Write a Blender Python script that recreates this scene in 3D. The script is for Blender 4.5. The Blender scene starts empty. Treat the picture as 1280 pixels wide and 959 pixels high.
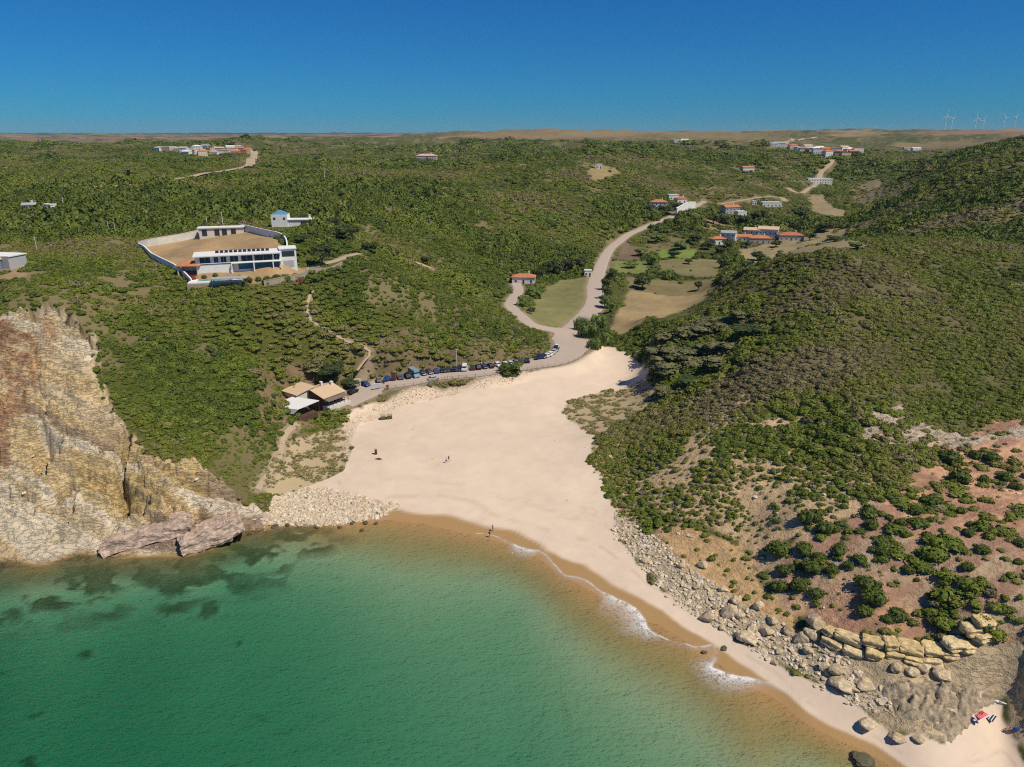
import bpy, bmesh, math, random
import numpy as np
from mathutils import Vector, Matrix
rng = np.random.default_rng(7); random.seed(7)
SC = bpy.context.scene; COL = SC.collection
# ---------------------------------------------------------------- camera, sky, sun, exposure
cam = bpy.data.objects.new('camera', bpy.data.cameras.new('camera')); COL.objects.link(cam); SC.camera = cam
cam.location = (0, 0, 85); cam.rotation_euler = (math.radians(90-19.3), 0, 0)
cam.data.sensor_width = 36; cam.data.lens = 25.03; cam.data.clip_start = 1; cam.data.clip_end = 60000
SUN_EL, SUN_AZ = math.radians(56), math.radians(-30)      # azimuth measured from +X towards +Y
sd = Vector((math.cos(SUN_EL)*math.cos(SUN_AZ), math.cos(SUN_EL)*math.sin(SUN_AZ), math.sin(SUN_EL)))
sun = bpy.data.objects.new('sun', bpy.data.lights.new('sun', 'SUN')); COL.objects.link(sun)
sun.data.energy = 4.3; sun.data.angle = math.radians(.53); sun.data.color = (1, .92, .76)
sun.rotation_euler = (-sd).to_track_quat('-Z', 'Y').to_euler()
world = bpy.data.worlds.new('World'); SC.world = world; world.use_nodes = True
wn = world.node_tree.nodes; wl = world.node_tree.links
sky = wn.new('ShaderNodeTexSky'); sky.sky_type = 'NISHITA'; sky.sun_disc = False
sky.sun_elevation = SUN_EL; sky.sun_rotation = math.radians(90)-SUN_AZ
sky.altitude = 0; sky.air_density = 1.0; sky.dust_density = 0.0; sky.ozone_density = 10.0
gr = wn.new('ShaderNodeMix'); gr.data_type = 'RGBA'; gr.blend_type = 'MULTIPLY'; gr.inputs[0].default_value = 1; gr.inputs[7].default_value = (.125, .62, 1, 1)
bg = wn['Background']; bg.inputs[1].default_value = 0.070
wl.new(sky.outputs[0], gr.inputs[6]); wl.new(gr.outputs[2], bg.inputs[0])
vs = SC.view_settings; vs.view_transform = 'Standard'; vs.look = 'None'; vs.exposure = 0.0; vs.gamma = 1
SC.cycles.use_denoising = False; SC.cycles.filter_width = 1.15; SC.cycles.max_bounces = 6; SC.cycles.diffuse_bounces = 2; SC.cycles.glossy_bounces = 2
SC.cycles.transmission_bounces = 4; SC.cycles.transparent_max_bounces = 12; SC.cycles.volume_bounces = 0; SC.cycles.sample_clamp_indirect = 2.0
HAZE = 3.4e-5
# ---------------------------------------------------------------- surveyed data (metres: x east, y inland)
DATA={
'zones':{
  'sand':[[-57.92,146.72],[-57.39,154.24],[-49.16,163.77],[-44.22,169.32],[-44.97,182.89],[-51.51,199.08],[-49.67,205.52],[-41.2,213.96],[-31.61,220.09],[-10.85,227.73],[2.82,238.04],[17.26,243.18],[29.84,258.94],[34.17,270.34],[40.41,276.84],[45.77,259.8],[47.4,233.08],[44.79,228.41],[33.02,230.25],[18.87,218.21],[16.09,208.17],[23.86,185.93],[20.83,171.85],[22.67,161.96],[24.54,146.3],[22.86,139.24],[24.97,129.88],[29.37,117.93],[34.96,109.12],[40.27,102.49],[45.93,95.23],[51.26,89.48],[54.53,85.15],[55.7,82.49],[62.39,79.93],[66.31,83.0],[69.6,86.14],[74.55,85.68],[73.36,83.02],[71.7,76.38],[75.27,74.38],[70.13,66.21],[43.04,68.38],[31.15,82.79],[19.27,99.66],[6.08,113.01],[-13.46,128.51],[-28.38,137.24],[-42.64,137.47],[-54.63,138.88]],
  'dune_left':[[-61.33,155.52],[-62.76,165.66],[-63.75,175.77],[-57.12,195.3],[-51.51,199.08],[-45.91,183.06],[-44.66,169.39],[-49.97,162.92],[-57.58,154.89]],
  'dune_mid':[[16.09,208.17],[19.46,219.01],[33.12,231.06],[44.91,229.14],[47.72,207.57],[45.11,201.6],[38.88,201.25],[24.42,184.93]],
  'red':[[53.43,98.05],[48.99,105.65],[46.31,112.86],[47.69,120.21],[55.39,119.45],[67.04,119.64],[73.93,125.34],[82.44,129.99],[92.96,140.48],[104.28,145.52],[120.88,144.81],[82.62,87.5],[73.59,91.56],[65.45,93.94]],
  'gappy':[[21.45,169.68],[24.55,182.28],[51.17,193.42],[62.43,179.94],[70.18,161.27],[84.85,152.96],[95.8,145.76],[96.59,140.87],[82.44,129.99],[73.93,125.34],[67.04,119.64],[55.39,119.45],[47.69,120.21],[42.98,128.56],[33.67,139.17],[26.91,140.27],[24.43,148.17]],
  'orange':[[30.9,138.09],[36.19,134.75],[46.49,123.93],[47.31,111.47],[50.85,101.35],[51.71,96.66],[45.67,105.93],[39.25,113.56],[33.93,123.69]],
  'rubble_r':[[23.83,146.52],[26.91,140.27],[32.05,130.52],[34.15,124.75],[39.71,115.41],[45.9,106.72],[51.15,98.59],[56.46,90.02],[58.07,85.41],[54.67,85.48],[47.1,94.22],[40.27,102.49],[34.96,109.12],[29.37,117.93],[24.97,129.88],[22.86,139.24]],
  'rubble_l':[[-57.47,144.05],[-57.39,154.24],[-48.75,162.13],[-39.37,156.2],[-26.97,152.11],[-30.09,147.62],[-40.54,143.98]],
  'rubble_road':[[-48.29,175.84],[-51.26,199.07],[-41.2,213.96],[-31.66,220.54],[-10.91,229.32],[2.84,239.97],[7.04,237.51],[2.78,233.47],[-10.72,224.5],[-31.1,215.8],[-38.21,211.22],[-47.07,198.58],[-44.76,177.74]],
  'cliff':[[-151.43,187.03],[-137.37,186.08],[-129.43,191.34],[-123.36,193.65],[-114.13,187.95],[-106.78,174.82],[-99.1,163.82],[-85.88,156.2],[-74.69,154.01],[-66.51,151.29],[-57.82,147.6],[-56.4,141.73],[-67.12,132.49],[-86.63,130.3],[-106.26,126.49],[-114.52,124.41]],
  'cliff_red':[[-150.29,185.27],[-135.41,182.58],[-126.75,185.33],[-122.84,183.13],[-120.48,169.2],[-120.08,161.65],[-119.87,154.76],[-120.44,152.13],[-128.55,148.15]],
  'cliff_yellow':[[-101.76,152.34],[-94.11,156.21],[-84.3,154.56],[-69.01,148.02],[-79.39,141.98],[-95.19,140.75],[-101.05,148.37]],
  'cliff_purple':[[-87.74,132.54],[-81.95,139.31],[-69.18,143.26],[-57.92,146.72],[-56.4,141.73],[-67.12,132.49]],
  'dry1':[[-54.1,230.75],[-47.18,238.1],[-24.65,266.92],[0.0,296.83],[6.32,271.71],[13.63,258.51],[0.0,247.96],[-22.57,239.01],[-43.38,229.29],[-51.92,224.84]],
  'dry2':[[-77.66,212.88],[-67.79,220.87],[-52.52,220.72],[-51.08,212.81],[-54.32,204.1],[-57.56,197.07],[-68.08,184.0],[-67.55,171.69],[-65.67,159.9],[-70.13,184.04],[-73.37,193.77]],
  'villa':[[-138.63,267.7],[-127.05,282.43],[-119.03,290.37],[-113.83,302.86],[-84.22,262.71],[-79.21,250.28],[-74.19,253.77],[-71.79,249.0],[-82.75,235.47],[-92.32,229.06],[-102.57,228.71],[-110.51,235.78],[-120.81,244.19]],
  'housel':[[-175.75,245.33],[-179.77,261.72],[-164.88,242.7],[-147.83,216.47],[-152.2,209.78],[-163.62,212.26],[-188.56,247.72]],
  'field1':[[4.15,300.11],[13.01,356.75],[26.78,394.04],[44.36,404.47],[39.22,362.37],[30.68,325.36],[20.8,299.61],[13.39,289.08]],
  'field2':[[42.19,298.21],[50.98,328.35],[60.17,362.02],[98.15,351.93],[90.29,329.0],[77.5,320.92],[53.62,289.73],[45.09,287.24]],
  'field3':[[61.87,396.38],[112.28,378.87],[99.1,351.17],[60.42,363.66]],
  'field4':[[101.05,489.07],[123.09,479.16],[114.79,448.94],[93.85,457.28]],
  'field5':[[64.45,448.47],[86.93,450.19],[76.98,405.74],[57.46,407.02]],
  'field6':[[75.91,500.64],[90.84,502.81],[81.68,454.86],[65.91,451.78]],
  'field7':[[92.17,451.23],[130.74,444.66],[113.14,381.94],[85.19,405.53]],
  'field8':[[152.78,485.06],[192.64,516.96],[216.87,528.09],[252.42,564.43],[248.47,528.86],[133.94,285.43],[134.61,270.83],[128.45,264.37],[113.72,267.65],[106.57,296.19],[127.06,405.58]],
  'field9':[[311.77,777.29],[334.79,788.16],[308.81,712.9],[300.89,649.94],[276.66,601.14],[263.75,634.87]],
  'field10':[[412.68,904.43],[466.97,938.78],[343.4,630.55],[307.42,575.61],[318.31,657.65],[328.55,712.52]],
  'bare1':[[66.87,653.24],[102.37,731.63],[100.81,676.75],[75.05,629.78],[66.82,630.28]],
  'tan1':[[221.19,453.08],[252.79,451.98],[258.61,433.95],[245.97,406.33],[217.1,408.84],[139.94,278.44]],
  'tan2':[[236.08,361.27],[265.18,380.84],[254.85,353.38],[227.35,338.13]],
  'tan3':[[207.36,374.61],[218.42,365.47],[199.09,335.14],[159.49,281.34]],
  'outcrop':[[79.54,152.18],[91.19,154.56],[91.12,147.09],[101.68,141.03],[114.51,142.96],[111.4,138.18],[94.97,137.94],[81.69,138.65],[77.13,143.38]],
  'grove':[[55.08,259.74],[65.38,275.83],[76.67,272.34],[86.78,253.08],[84.25,224.73],[69.79,201.02],[58.48,200.31],[50.39,204.32],[50.89,224.17]],
  'valley':[[64.22,502.19],[150.54,521.46],[100.07,330.87],[83.83,299.65],[40.02,281.34]],
  'wood':[[-348.14,484.48],[-289.99,524.13],[-150.93,445.9],[-82.36,394.42],[-65.94,281.14],[-81.62,288.71],[-121.65,324.12],[-149.24,291.76],[-194.45,264.18]],
  'wash':[[30.48,259.2],[40.41,276.84],[45.77,259.8],[47.4,233.08],[37.59,243.6],[29.89,247.63]],
  'ledge':[[51.19,99.42],[53.52,98.31],[65.55,94.18],[73.65,91.72],[82.85,87.9],[72.95,70.62],[73.51,82.53],[74.55,85.68],[69.6,86.14],[66.31,83.0],[62.39,79.93],[55.7,82.49],[54.53,85.15],[53.26,90.99]],
  'bare2':[[144.07,582.61],[176.63,617.23],[158.58,540.15],[130.05,533.94]],
  'dirt_l':[[-330.69,524.81],[-306.33,543.8],[-261.55,524.67],[-249.31,467.66],[-285.15,467.69]],
},
'ribbons':{
  'road':[[-53.41,209.41,9.0],[-50.4,215.76,12.0],[-45.24,223.24,13.0],[-34.98,226.33,12.0],[-24.98,234.02,12.0],[-11.17,235.93,12.0],[2.89,244.99,12.0],[14.69,249.41,12.0],[20.52,256.98,13.0],[23.82,268.08,15.0],[24.9,281.51,17.0],[29.29,301.16,14.0],[36.32,325.44,11.0],[41.62,346.63,10.0],[44.76,379.09,9.0],[52.37,422.46,8.0],[65.82,483.07,7.0],[80.8,519.61,7.0],[96.47,544.81,7.0],[119.22,569.49,7.0],[135.74,588.55,7.0],[156.79,633.31,7.0],[186.24,710.18,5.0]],
  'driveway':[[25.93,285.95,9.0],[18.34,287.36,9.0],[9.36,288.66,6.0],[4.15,300.11,6.0],[-0.73,317.29,6.0],[0.38,334.13,6.0],[3.21,352.59,6.0],[2.1,369.53,5.0]],
  'dirt_road':[[-448.64,1307.71,9.0],[-260.31,740.9,9.0],[-255.77,711.45,8.0],[-257.41,663.13,7.0],[-257.02,602.15,7.0],[-244.06,511.85,7.0],[-259.02,486.91,7.0],[-285.95,496.62,7.0]],
  'path':[[-69.1,244.85,0.8],[-69.68,238.88,0.8],[-69.14,234.87,0.8],[-66.92,233.49,0.8],[-62.06,234.62,0.8],[-56.62,233.36,0.8],[-48.76,233.84,1.0],[-50.1,230.12,1.0],[-51.84,226.01,1.0]],
  'dune_path':[[-63.02,193.6,1.6],[-63.46,182.85,1.5],[-61.9,172.18,1.5],[-61.94,161.11,1.5],[-61.91,155.01,1.5]],
  'track':[[-72.48,252.14,3.0],[-70.09,259.73,3.0],[-64.97,269.38,3.0],[-60.84,283.2,3.0]],
  'track2':[[-60.69,320.48,3.0],[-52.64,313.75,3.0],[-45.3,310.49,3.0],[-35.82,317.88,2.5]],
  'lane':[[201.88,709.58,5.0],[228.7,722.23,5.0],[252.91,736.38,5.0],[273.66,749.22,5.0],[271.85,727.46,5.0]],
  'lane2':[[303.69,810.24,5.0],[308.04,785.64,5.0],[335.48,830.7,5.0],[381.57,922.08,6.0],[417.18,1001.96,7.0],[438.24,1029.26,7.0],[450.98,1051.19,7.0]],
  'fieldroad':[[554.02,1615.54,14.0],[821.06,2205.82,14.0],[986.42,2444.3,14.0]],
},
'cps':[[-54.9,142.79,0.0],[-40.67,144.56,0.0],[-30.01,147.1,0.0],[-20.34,144.56,0.0],[-9.0,140.03,0.0],[1.74,134.45,0.0],[9.88,125.44,0.0],[17.16,117.38,0.0],[23.73,110.11,0.0],[31.1,103.52,0.0],[37.24,95.65,0.0],[43.0,89.48,0.0],[48.77,82.4,0.0],[53.64,77.85,0.0],[-108.31,129.82,0.0],[-97.24,128.33,0.0],[-87.13,131.33,0.0],[-75.46,131.95,0.0],[-66.05,134.13,0.0],[-61.71,141.4,0.0],[-77.24,82.28,-5.0],[-40.94,82.1,-4.8],[-5.1,89.37,-3.1],[20.07,87.95,-1.7],[0.0,80.91,-3.5],[36.5,80.97,-0.8],[-23.97,131.35,-1.0],[-39.8,125.83,-2.2],[-83.61,115.2,-3.0],[-98.5,114.25,-3.2],[0.0,116.06,-1.8],[8.33,100.57,-1.8],[-63.26,122.29,-2.6],[-54.03,99.41,-4.2],[-30.37,149.39,0.4],[-7.35,143.71,0.5],[10.28,131.94,0.6],[-17.24,174.18,2.2],[2.29,186.8,2.5],[-37.89,181.3,2.5],[-48.13,210.21,3.2],[-23.45,217.13,3.3],[2.68,224.21,3.5],[22.86,240.94,3.5],[39.64,259.08,3.8],[46.09,243.37,4.2],[23.99,197.5,3.0],[20.3,162.43,2.2],[23.28,139.77,1.8],[29.55,117.27,1.0],[37.19,105.48,1.0],[46.18,91.62,1.2],[54.97,83.37,1.3],[64.09,78.71,1.6],[73.27,84.2,2.0],[11.26,147.63,1.4],[41.03,213.68,4.6],[71.37,76.74,1.5],[71.61,69.99,1.3],[58.8,73.1,0.5],[-53.25,211.29,5.5],[-47.89,223.11,5.6],[-25.1,235.29,6.0],[0.0,245.29,6.0],[21.09,256.46,6.2],[26.18,281.09,6.5],[20.91,301.28,7.0],[40.35,353.57,8.0],[56.35,435.81,10.0],[73.99,511.85,14.0],[96.94,547.85,18.0],[126.93,577.44,25.0],[144.84,587.42,29.0],[-65.51,200.96,5.5],[-73.87,208.63,6.5],[-63.54,222.33,7.0],[61.26,358.5,9.0],[57.76,313.31,7.6],[67.44,326.44,8.2],[47.9,295.25,6.8],[70.17,387.13,9.6],[-61.94,159.88,3.5],[-64.88,151.94,5.0],[-73.62,151.05,8.0],[-66.17,173.6,6.0],[-72.66,182.0,11.82],[-73.98,202.0,19.19],[-82.9,208.0,22.36],[-84.51,165.0,14.32],[-95.35,182.0,21.15],[-106.36,198.0,27.79],[-112.15,212.0,33.88],[-115.63,232.0,39.81],[-115.7,245.0,42.84],[-93.66,245.0,42.84],[-80.73,238.0,40.0],[-113.24,268.0,47.83],[-89.4,268.0,47.83],[-134.51,262.0,45.76],[-83.99,214.0,30.87],[-73.05,226.0,27.83],[-81.98,192.0,20.05],[-126.49,190.0,40.3],[-119.46,192.0,37.57],[-136.68,185.0,38.2],[-144.76,217.0,43.97],[-155.58,215.0,44.35],[-172.06,240.0,46.39],[-145.72,240.0,43.7],[-117.41,170.0,25.36],[-104.05,158.0,17.32],[-116.24,155.0,14.47],[-93.98,156.0,14.01],[-105.98,145.0,7.02],[-90.77,147.0,5.94],[-77.27,146.0,6.48],[-96.19,139.0,2.26],[-77.41,137.0,2.44],[-115.49,142.0,4.59],[-167.29,295.0,44.08],[-209.94,295.0,44.08],[-147.66,343.0,44.92],[-223.39,343.0,44.92],[-224.67,402.0,46.68],[-343.97,494.0,48.39],[-209.61,494.0,48.39],[-344.31,625.0,51.76],[-292.98,802.0,54.77],[-551.49,802.0,54.77],[-526.19,1003.0,57.46],[-458.76,1130.0,60.87],[-854.4,1250.0,59.58],[-887.77,1700.0,60.76],[-2041.91,3000.0,60.39],[-2337.23,5000.0,59.06],[-1539.91,5000.0,64.08],[-1109.4,5500.0,67.51],[24.17,430.0,11.0],[4.89,440.0,23.97],[-19.13,430.0,25.35],[-21.92,500.0,37.33],[35.51,540.0,33.52],[73.9,562.0,31.42],[-26.02,600.0,46.83],[56.07,650.0,53.8],[78.6,602.0,40.39],[-52.98,400.0,38.25],[-69.72,330.0,39.22],[-56.39,262.0,33.97],[-39.42,290.0,28.52],[-19.93,290.0,18.47],[-40.4,250.0,21.76],[-52.16,236.0,19.66],[-12.0,258.0,13.57],[12.33,264.0,8.72],[-23.07,246.0,10.92],[-63.58,226.0,16.94],[-60.95,240.0,24.29],[-71.22,240.0,32.73],[-70.7,262.0,39.91],[0.0,372.0,12.55],[0.0,322.0,11.13],[23.67,345.0,7.86],[-97.81,305.0,47.7],[-111.63,350.0,47.88],[-129.69,1100.0,51.43],[-227.91,2000.0,60.53],[491.34,2200.0,66.95],[-143.67,700.0,47.77],[-99.58,480.0,44.35],[0.0,3000.0,90.48],[339.13,3200.0,90.85],[-38.68,900.0,51.07],[-310.49,1000.0,57.54],[83.36,1300.0,55.92],[187.38,545.0,13.59],[174.05,430.0,11.0],[101.53,430.0,11.0],[66.9,305.0,7.85],[91.88,350.0,8.78],[46.41,285.0,6.1],[37.56,267.0,4.6],[177.29,620.0,19.24],[209.37,660.0,25.6],[170.16,680.0,34.61],[370.09,900.0,32.45],[657.75,1500.0,48.4],[652.01,1800.0,61.16],[333.45,1200.0,58.16],[173.75,900.0,55.69],[294.57,640.0,23.99],[390.97,800.0,29.92],[252.48,640.0,23.99],[234.87,530.0,17.29],[192.86,480.0,13.12],[208.95,410.0,32.62],[214.59,360.0,42.93],[242.14,345.0,51.37],[272.87,490.0,43.51],[297.48,430.0,61.23],[369.62,540.0,71.82],[373.55,680.0,54.46],[542.71,1100.0,49.17],[1192.79,2000.0,60.53],[1891.03,3500.0,94.89],[3050.01,4500.0,102.21],[1779.79,4000.0,96.3],[1144.95,3000.0,87.48],[1039.3,3500.0,84.39],[97.69,270.0,33.95],[77.0,258.0,24.3],[60.95,250.0,17.29],[51.7,245.0,11.22],[117.31,262.0,43.43],[146.67,268.0,44.27],[196.57,275.0,43.21],[68.58,225.0,17.25],[49.78,235.0,11.35],[50.41,200.0,9.75],[35.51,182.0,7.04],[29.33,169.0,3.51],[25.97,176.0,4.91],[36.09,152.0,7.52],[28.79,141.0,3.12],[38.91,132.0,6.42],[49.77,130.0,9.51],[49.55,155.0,14.47],[65.5,148.0,17.65],[75.02,175.0,23.61],[83.47,150.0,24.68],[104.34,195.0,31.01],[129.29,200.0,34.41],[88.1,212.0,31.37],[71.14,195.0,23.88],[129.55,172.0,31.09],[111.16,143.0,25.63],[95.01,138.0,22.2],[73.59,128.0,19.75],[57.18,125.0,14.21],[82.18,115.0,18.22],[91.47,112.0,19.96],[59.86,112.0,11.67],[49.22,118.0,7.74],[73.54,99.0,14.08],[81.5,96.0,16.23],[61.56,100.0,10.21],[55.36,100.0,6.99],[65.72,94.5,7.88],[60.78,89.0,5.14],[50.81,105.0,4.79],[42.1,108.0,2.5],[73.68,92.0,11.43],[78.47,90.0,11.85],[60.0,310.0,16.0],[120.0,330.0,30.0],[180.0,340.0,39.0],[260.0,350.0,56.0],[-230.0,150.0,20.0],[-230.0,110.0,0.0],[-260.0,60.0,-6.0],[-150.0,20.0,-6.0],[0.0,0.0,-6.0],[0.0,-150.0,-10.0],[-200.0,-150.0,-10.0],[200.0,-150.0,-10.0],[200.0,20.0,6.0],[140.0,70.0,10.0],[90.0,40.0,-3.0],[260.0,100.0,30.0],[180.0,160.0,34.0],[300.0,220.0,49.0],[-300.0,220.0,42.0],[-500.0,400.0,47.0],[-900.0,900.0,60.0],[700.0,500.0,84.0],[1200.0,1000.0,86.0],[-6000.0,7000.0,80.0],[-2500.0,9000.0,86.0],[0.0,9000.0,88.0],[3000.0,9000.0,95.0],[7000.0,8000.0,105.0],[-8000.0,14000.0,90.0],[0.0,14000.0,90.0],[8000.0,14000.0,100.0],[110.0,88.0,11.0],[110.0,74.0,3.0]],
'cars':[[-51.79,217.95,'car','black','par'],[-48.8,224.31,'car','blue','perp'],[-44.23,225.58,'car','grey','perp'],[-41.87,225.95,'car','blue','perp'],[-39.53,226.44,'car','maroon','perp'],[-37.21,227.18,'car','slate','perp'],[-34.93,228.23,'car','black','perp'],[-32.43,229.77,'camper','skyblue','perp'],[-29.73,232.27,'car','navy','perp'],[-27.69,233.62,'car','maroon','perp'],[-25.9,235.06,'car','blue','perp'],[-24.02,235.84,'car','black','perp'],[-22.04,235.64,'car','charcoal','perp'],[-20.09,235.74,'car','black','perp'],[-18.4,235.47,'car','navy','perp'],[-16.46,235.7,'van','white','perp'],[-13.41,236.14,'car','charcoal','perp'],[-11.19,236.43,'car','black','perp'],[-8.71,237.64,'car','navy','perp'],[-6.5,239.13,'car','black','perp'],[-4.0,241.65,'car','white','perp'],[-1.73,243.6,'car','white','perp'],[0.29,244.56,'car','silver','perp'],[2.32,245.55,'car','slate','perp'],[4.35,245.65,'car','charcoal','perp'],[6.39,246.27,'car','black','perp'],[12.29,248.34,'suv','navy','par'],[15.95,251.04,'car','white','par'],[18.24,254.53,'car','white','par'],[19.1,258.52,'car','silver','par'],[18.04,261.1,'car','black','par'],[16.96,263.82,'car','navy','par'],[15.51,265.64,'car','white','par'],[-28.12,229.62,'car','silver','near']],
'houses':[[120.97,599.52,26.56,13.0,9.0,6.0,-8.0,'hip','white','orange','valley','two storey white house with orange hip roof above the valley road'],[147.44,636.01,28.44,9.0,7.0,4.0,10.0,'hip','white','orange','valley','low white house with brown tiled roof at the top of the road'],[141.54,641.73,30.66,9.0,6.0,4.0,5.0,'flat','white','white','valley','flat white block between the two hilltop houses'],[190.81,633.64,19.16,14.0,9.0,6.0,15.0,'gable','grey','orange','valley','house with flat orange roof and grey front among dark trees'],[195.91,620.43,18.53,8.0,6.0,4.0,10.0,'flat','white','white','valley','small white terrace house below the orange roofed one'],[243.78,684.74,20.45,18.0,7.0,4.0,0.0,'flat','white','white','valley','long low white house at the end of the lane'],[231.6,698.5,21.39,4.0,4.0,3.0,0.0,'flat','white','white','valley','tiny white hut beside the lane'],[142.53,495.71,12.96,10.0,7.0,4.0,10.0,'hip','white','orange','valley','leftmost small orange roofed cottage of the valley hamlet'],[154.31,509.81,13.16,10.0,7.0,6.0,-25.0,'gable','white','grey','valley','white house with grey lean roof in the hamlet'],[163.48,513.66,12.62,16.0,7.0,3.5,-12.0,'gable','white','orange','valley','long low cottage with bright orange roof in the hamlet'],[176.7,528.31,12.88,11.0,8.0,6.0,-20.0,'gable','white','tan','valley','white gabled house in the middle of the hamlet'],[176.14,508.39,11.68,15.0,8.0,4.0,-5.0,'hip','grey','orange','valley','low orange roofed house at the front of the hamlet'],[187.97,525.16,12.73,14.0,9.0,7.0,-22.0,'gable','white','tan','valley','tall white house with tan roof in the hamlet'],[199.64,512.77,13.31,17.0,9.0,3.8,-6.0,'hip','grey','red','valley','rightmost hamlet building with wide red roof by the dry field'],[6.3,370.14,10.79,12.0,7.0,3.5,-5.0,'hip','white','orange','valley','bungalow with orange roof by the round field'],[381.26,913.48,26.89,30.0,10.0,6.0,0.0,'flat','white','white','far','large white mansion alone on the green valley side'],[-109.78,955.88,51.91,26.0,12.0,7.0,0.0,'hip','pink','pink','far','pink mansion with pale roof alone in the far scrub'],[275.18,865.11,43.46,14.0,8.0,5.0,10.0,'gable','white','orange','far','small house with pale roof beside the far lane'],[404.47,1826.53,64.51,22.0,10.0,6.0,0.0,'gable','white','grey','far','left one of the three far white farm sheds'],[424.72,1839.09,66.23,20.0,10.0,6.0,0.0,'gable','white','white','far','middle one of the three far white farm sheds'],[433.84,1803.12,64.73,22.0,10.0,6.0,0.0,'flat','white','white','far','right one of the three far white farm sheds'],[991.43,1871.57,46.94,24.0,10.0,6.0,0.0,'gable','white','orange','far','low orange house in the far right brown valley'],[928.83,1718.15,48.37,20.0,10.0,6.0,5.0,'gable','white','white','far','pale house right of the far orange house'],[77.71,662.09,55.95,5.0,4.0,3.5,0.0,'flat','white','white','far','tiny white hut on the bare hilltop'],[-253.18,381.04,46.23,6.0,5.0,4.0,20.0,'gable','white','grey','far','white house gable showing through the left woods'],[-243.85,383.1,46.84,5.0,4.0,3.0,-10.0,'flat','white','white','far','flat white house showing through the left woods'],[43.26,402.58,8.43,4.0,3.0,3.2,0.0,'flat','white','white','gate','small white gate hut where the drive meets the road']],
'pads':[[120.97,604.02,8.1,26.56],[147.44,639.51,5.6,28.44],[141.54,644.73,5.6,30.66],[190.81,638.14,8.7,19.16],[195.91,623.43,5.0,18.53],[243.78,688.24,11.2,20.45],[231.6,700.5,2.5,21.39],[142.53,499.21,6.2,12.96],[154.31,513.31,6.2,13.16],[163.48,517.16,9.9,12.62],[176.7,532.31,6.8,12.88],[176.14,512.39,9.3,11.68],[187.97,529.66,8.7,12.73],[199.64,517.27,10.5,13.31],[6.3,373.64,7.4,10.79],[77.71,664.09,3.1,55.95],[-253.18,383.54,3.7,46.23],[-243.85,385.1,3.1,46.84],[43.26,404.08,2.5,8.43],[62.0,316.0,15.0,8.3],[-93.26,303.37,12,48.35]],
'town':[[-573.68,1234.4,58.64,26.5,'pink',-13.0],[-550.88,1233.11,57.4,13.2,'grey',2.0],[-538.13,1224.65,56.38,13.1,'white',-7.0],[-548.14,1273.1,57.81,13.6,'white',5.0],[-546.02,1294.32,58.69,15.4,'white',6.0],[-525.97,1207.47,53.07,15.8,'white',-22.0],[-517.18,1211.08,52.98,14.4,'cream',-24.0],[-533.22,1278.81,55.07,16.8,'pink',17.0],[-541.48,1320.79,59.48,14.2,'white',-12.0],[-532.43,1319.33,59.51,15.7,'cream',-13.0],[-503.72,1212.58,51.69,14.4,'cream',25.0],[-509.87,1254.11,53.12,16.4,'white',-1.0],[-509.73,1282.09,56.31,15.3,'cream',17.0],[-494.09,1237.66,52.29,13.3,'white',-1.0],[-494.77,1264.43,55.43,13.6,'grey',7.0],[-492.12,1283.08,57.61,13.8,'white',-17.0],[-481.12,1245.67,53.35,14.8,'cream',7.0],[-541.63,1437.17,57.23,15.4,'white',18.0],[-470.61,1257.21,54.33,15.0,'cream',1.0],[-531.95,1453.15,58.39,17.3,'white',12.0],[-466.4,1279.76,56.38,13.7,'orange',9.0],[-469.22,1311.01,57.01,17.2,'orange',-22.0],[-451.1,1274.26,53.91,13.7,'white',13.0],[-462.91,1250.5,53.23,13.4,'orange',5.0],[-454.2,1259.74,52.98,18.0,'orange',-10.0],[-584.03,1233.96,58.65,13.2,'white',-23.0]],
'village':[[595.61,1548.57,51.94,18.4,'white',18.0],[444.54,1139.16,58.37,13.6,'cream',-1.0],[612.68,1550.46,53.53,18.5,'white',11.0],[451.83,1126.58,57.51,14.8,'orange',19.0],[620.09,1526.84,50.85,18.2,'pink',11.0],[727.54,1769.39,49.02,21.1,'white',21.0],[440.68,1077.5,55.42,12.8,'white',-5.0],[462.52,1113.79,55.55,14.6,'white',15.0],[629.82,1498.96,49.96,17.9,'orange',-3.0],[775.53,1823.86,46.07,21.7,'white',22.0],[451.21,1066.16,53.55,12.7,'white',19.0],[470.12,1095.02,54.93,14.3,'cream',-20.0],[485.84,1118.87,57.71,13.3,'white',-18.0],[479.09,1091.4,55.03,13.0,'orange',-14.0],[496.99,1119.73,57.7,14.7,'white',23.0],[484.0,1081.11,54.21,12.9,'cream',-3.0],[502.03,1109.3,56.81,13.2,'white',6.0],[500.82,1092.92,54.99,13.0,'orange',-10.0],[510.7,1102.01,55.87,14.4,'white',0.0],[546.07,1571.19,61.04,22.5,'white',-6.0],[561.67,1572.08,59.41,22.5,'white',-7.0],[575.51,1572.71,57.8,18.7,'cream',4.0],[587.81,1564.15,54.78,16.8,'cream',4.0]],
'poles':[[-19.39,237.83,7.52,8.0],[-10.74,239.52,7.86,3.3],[-168.25,253.66,45.32,5.8],[-161.19,293.49,46.22,6.4],[-163.12,292.28,46.38,5.7],[-242.39,394.98,47.35,5.8],[-124.56,312.11,47.17,6.4],[-142.28,337.93,44.41,4.6],[-141.82,560.25,52.87,7.6],[56.71,649.72,55.15,7.3],[73.92,660.07,56.04,5.9],[39.64,657.82,57.5,5.9],[12.9,270.03,8.94,4.3],[-94.55,402.87,45.73,4.1],[-81.43,289.16,47.43,4.0]],
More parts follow.
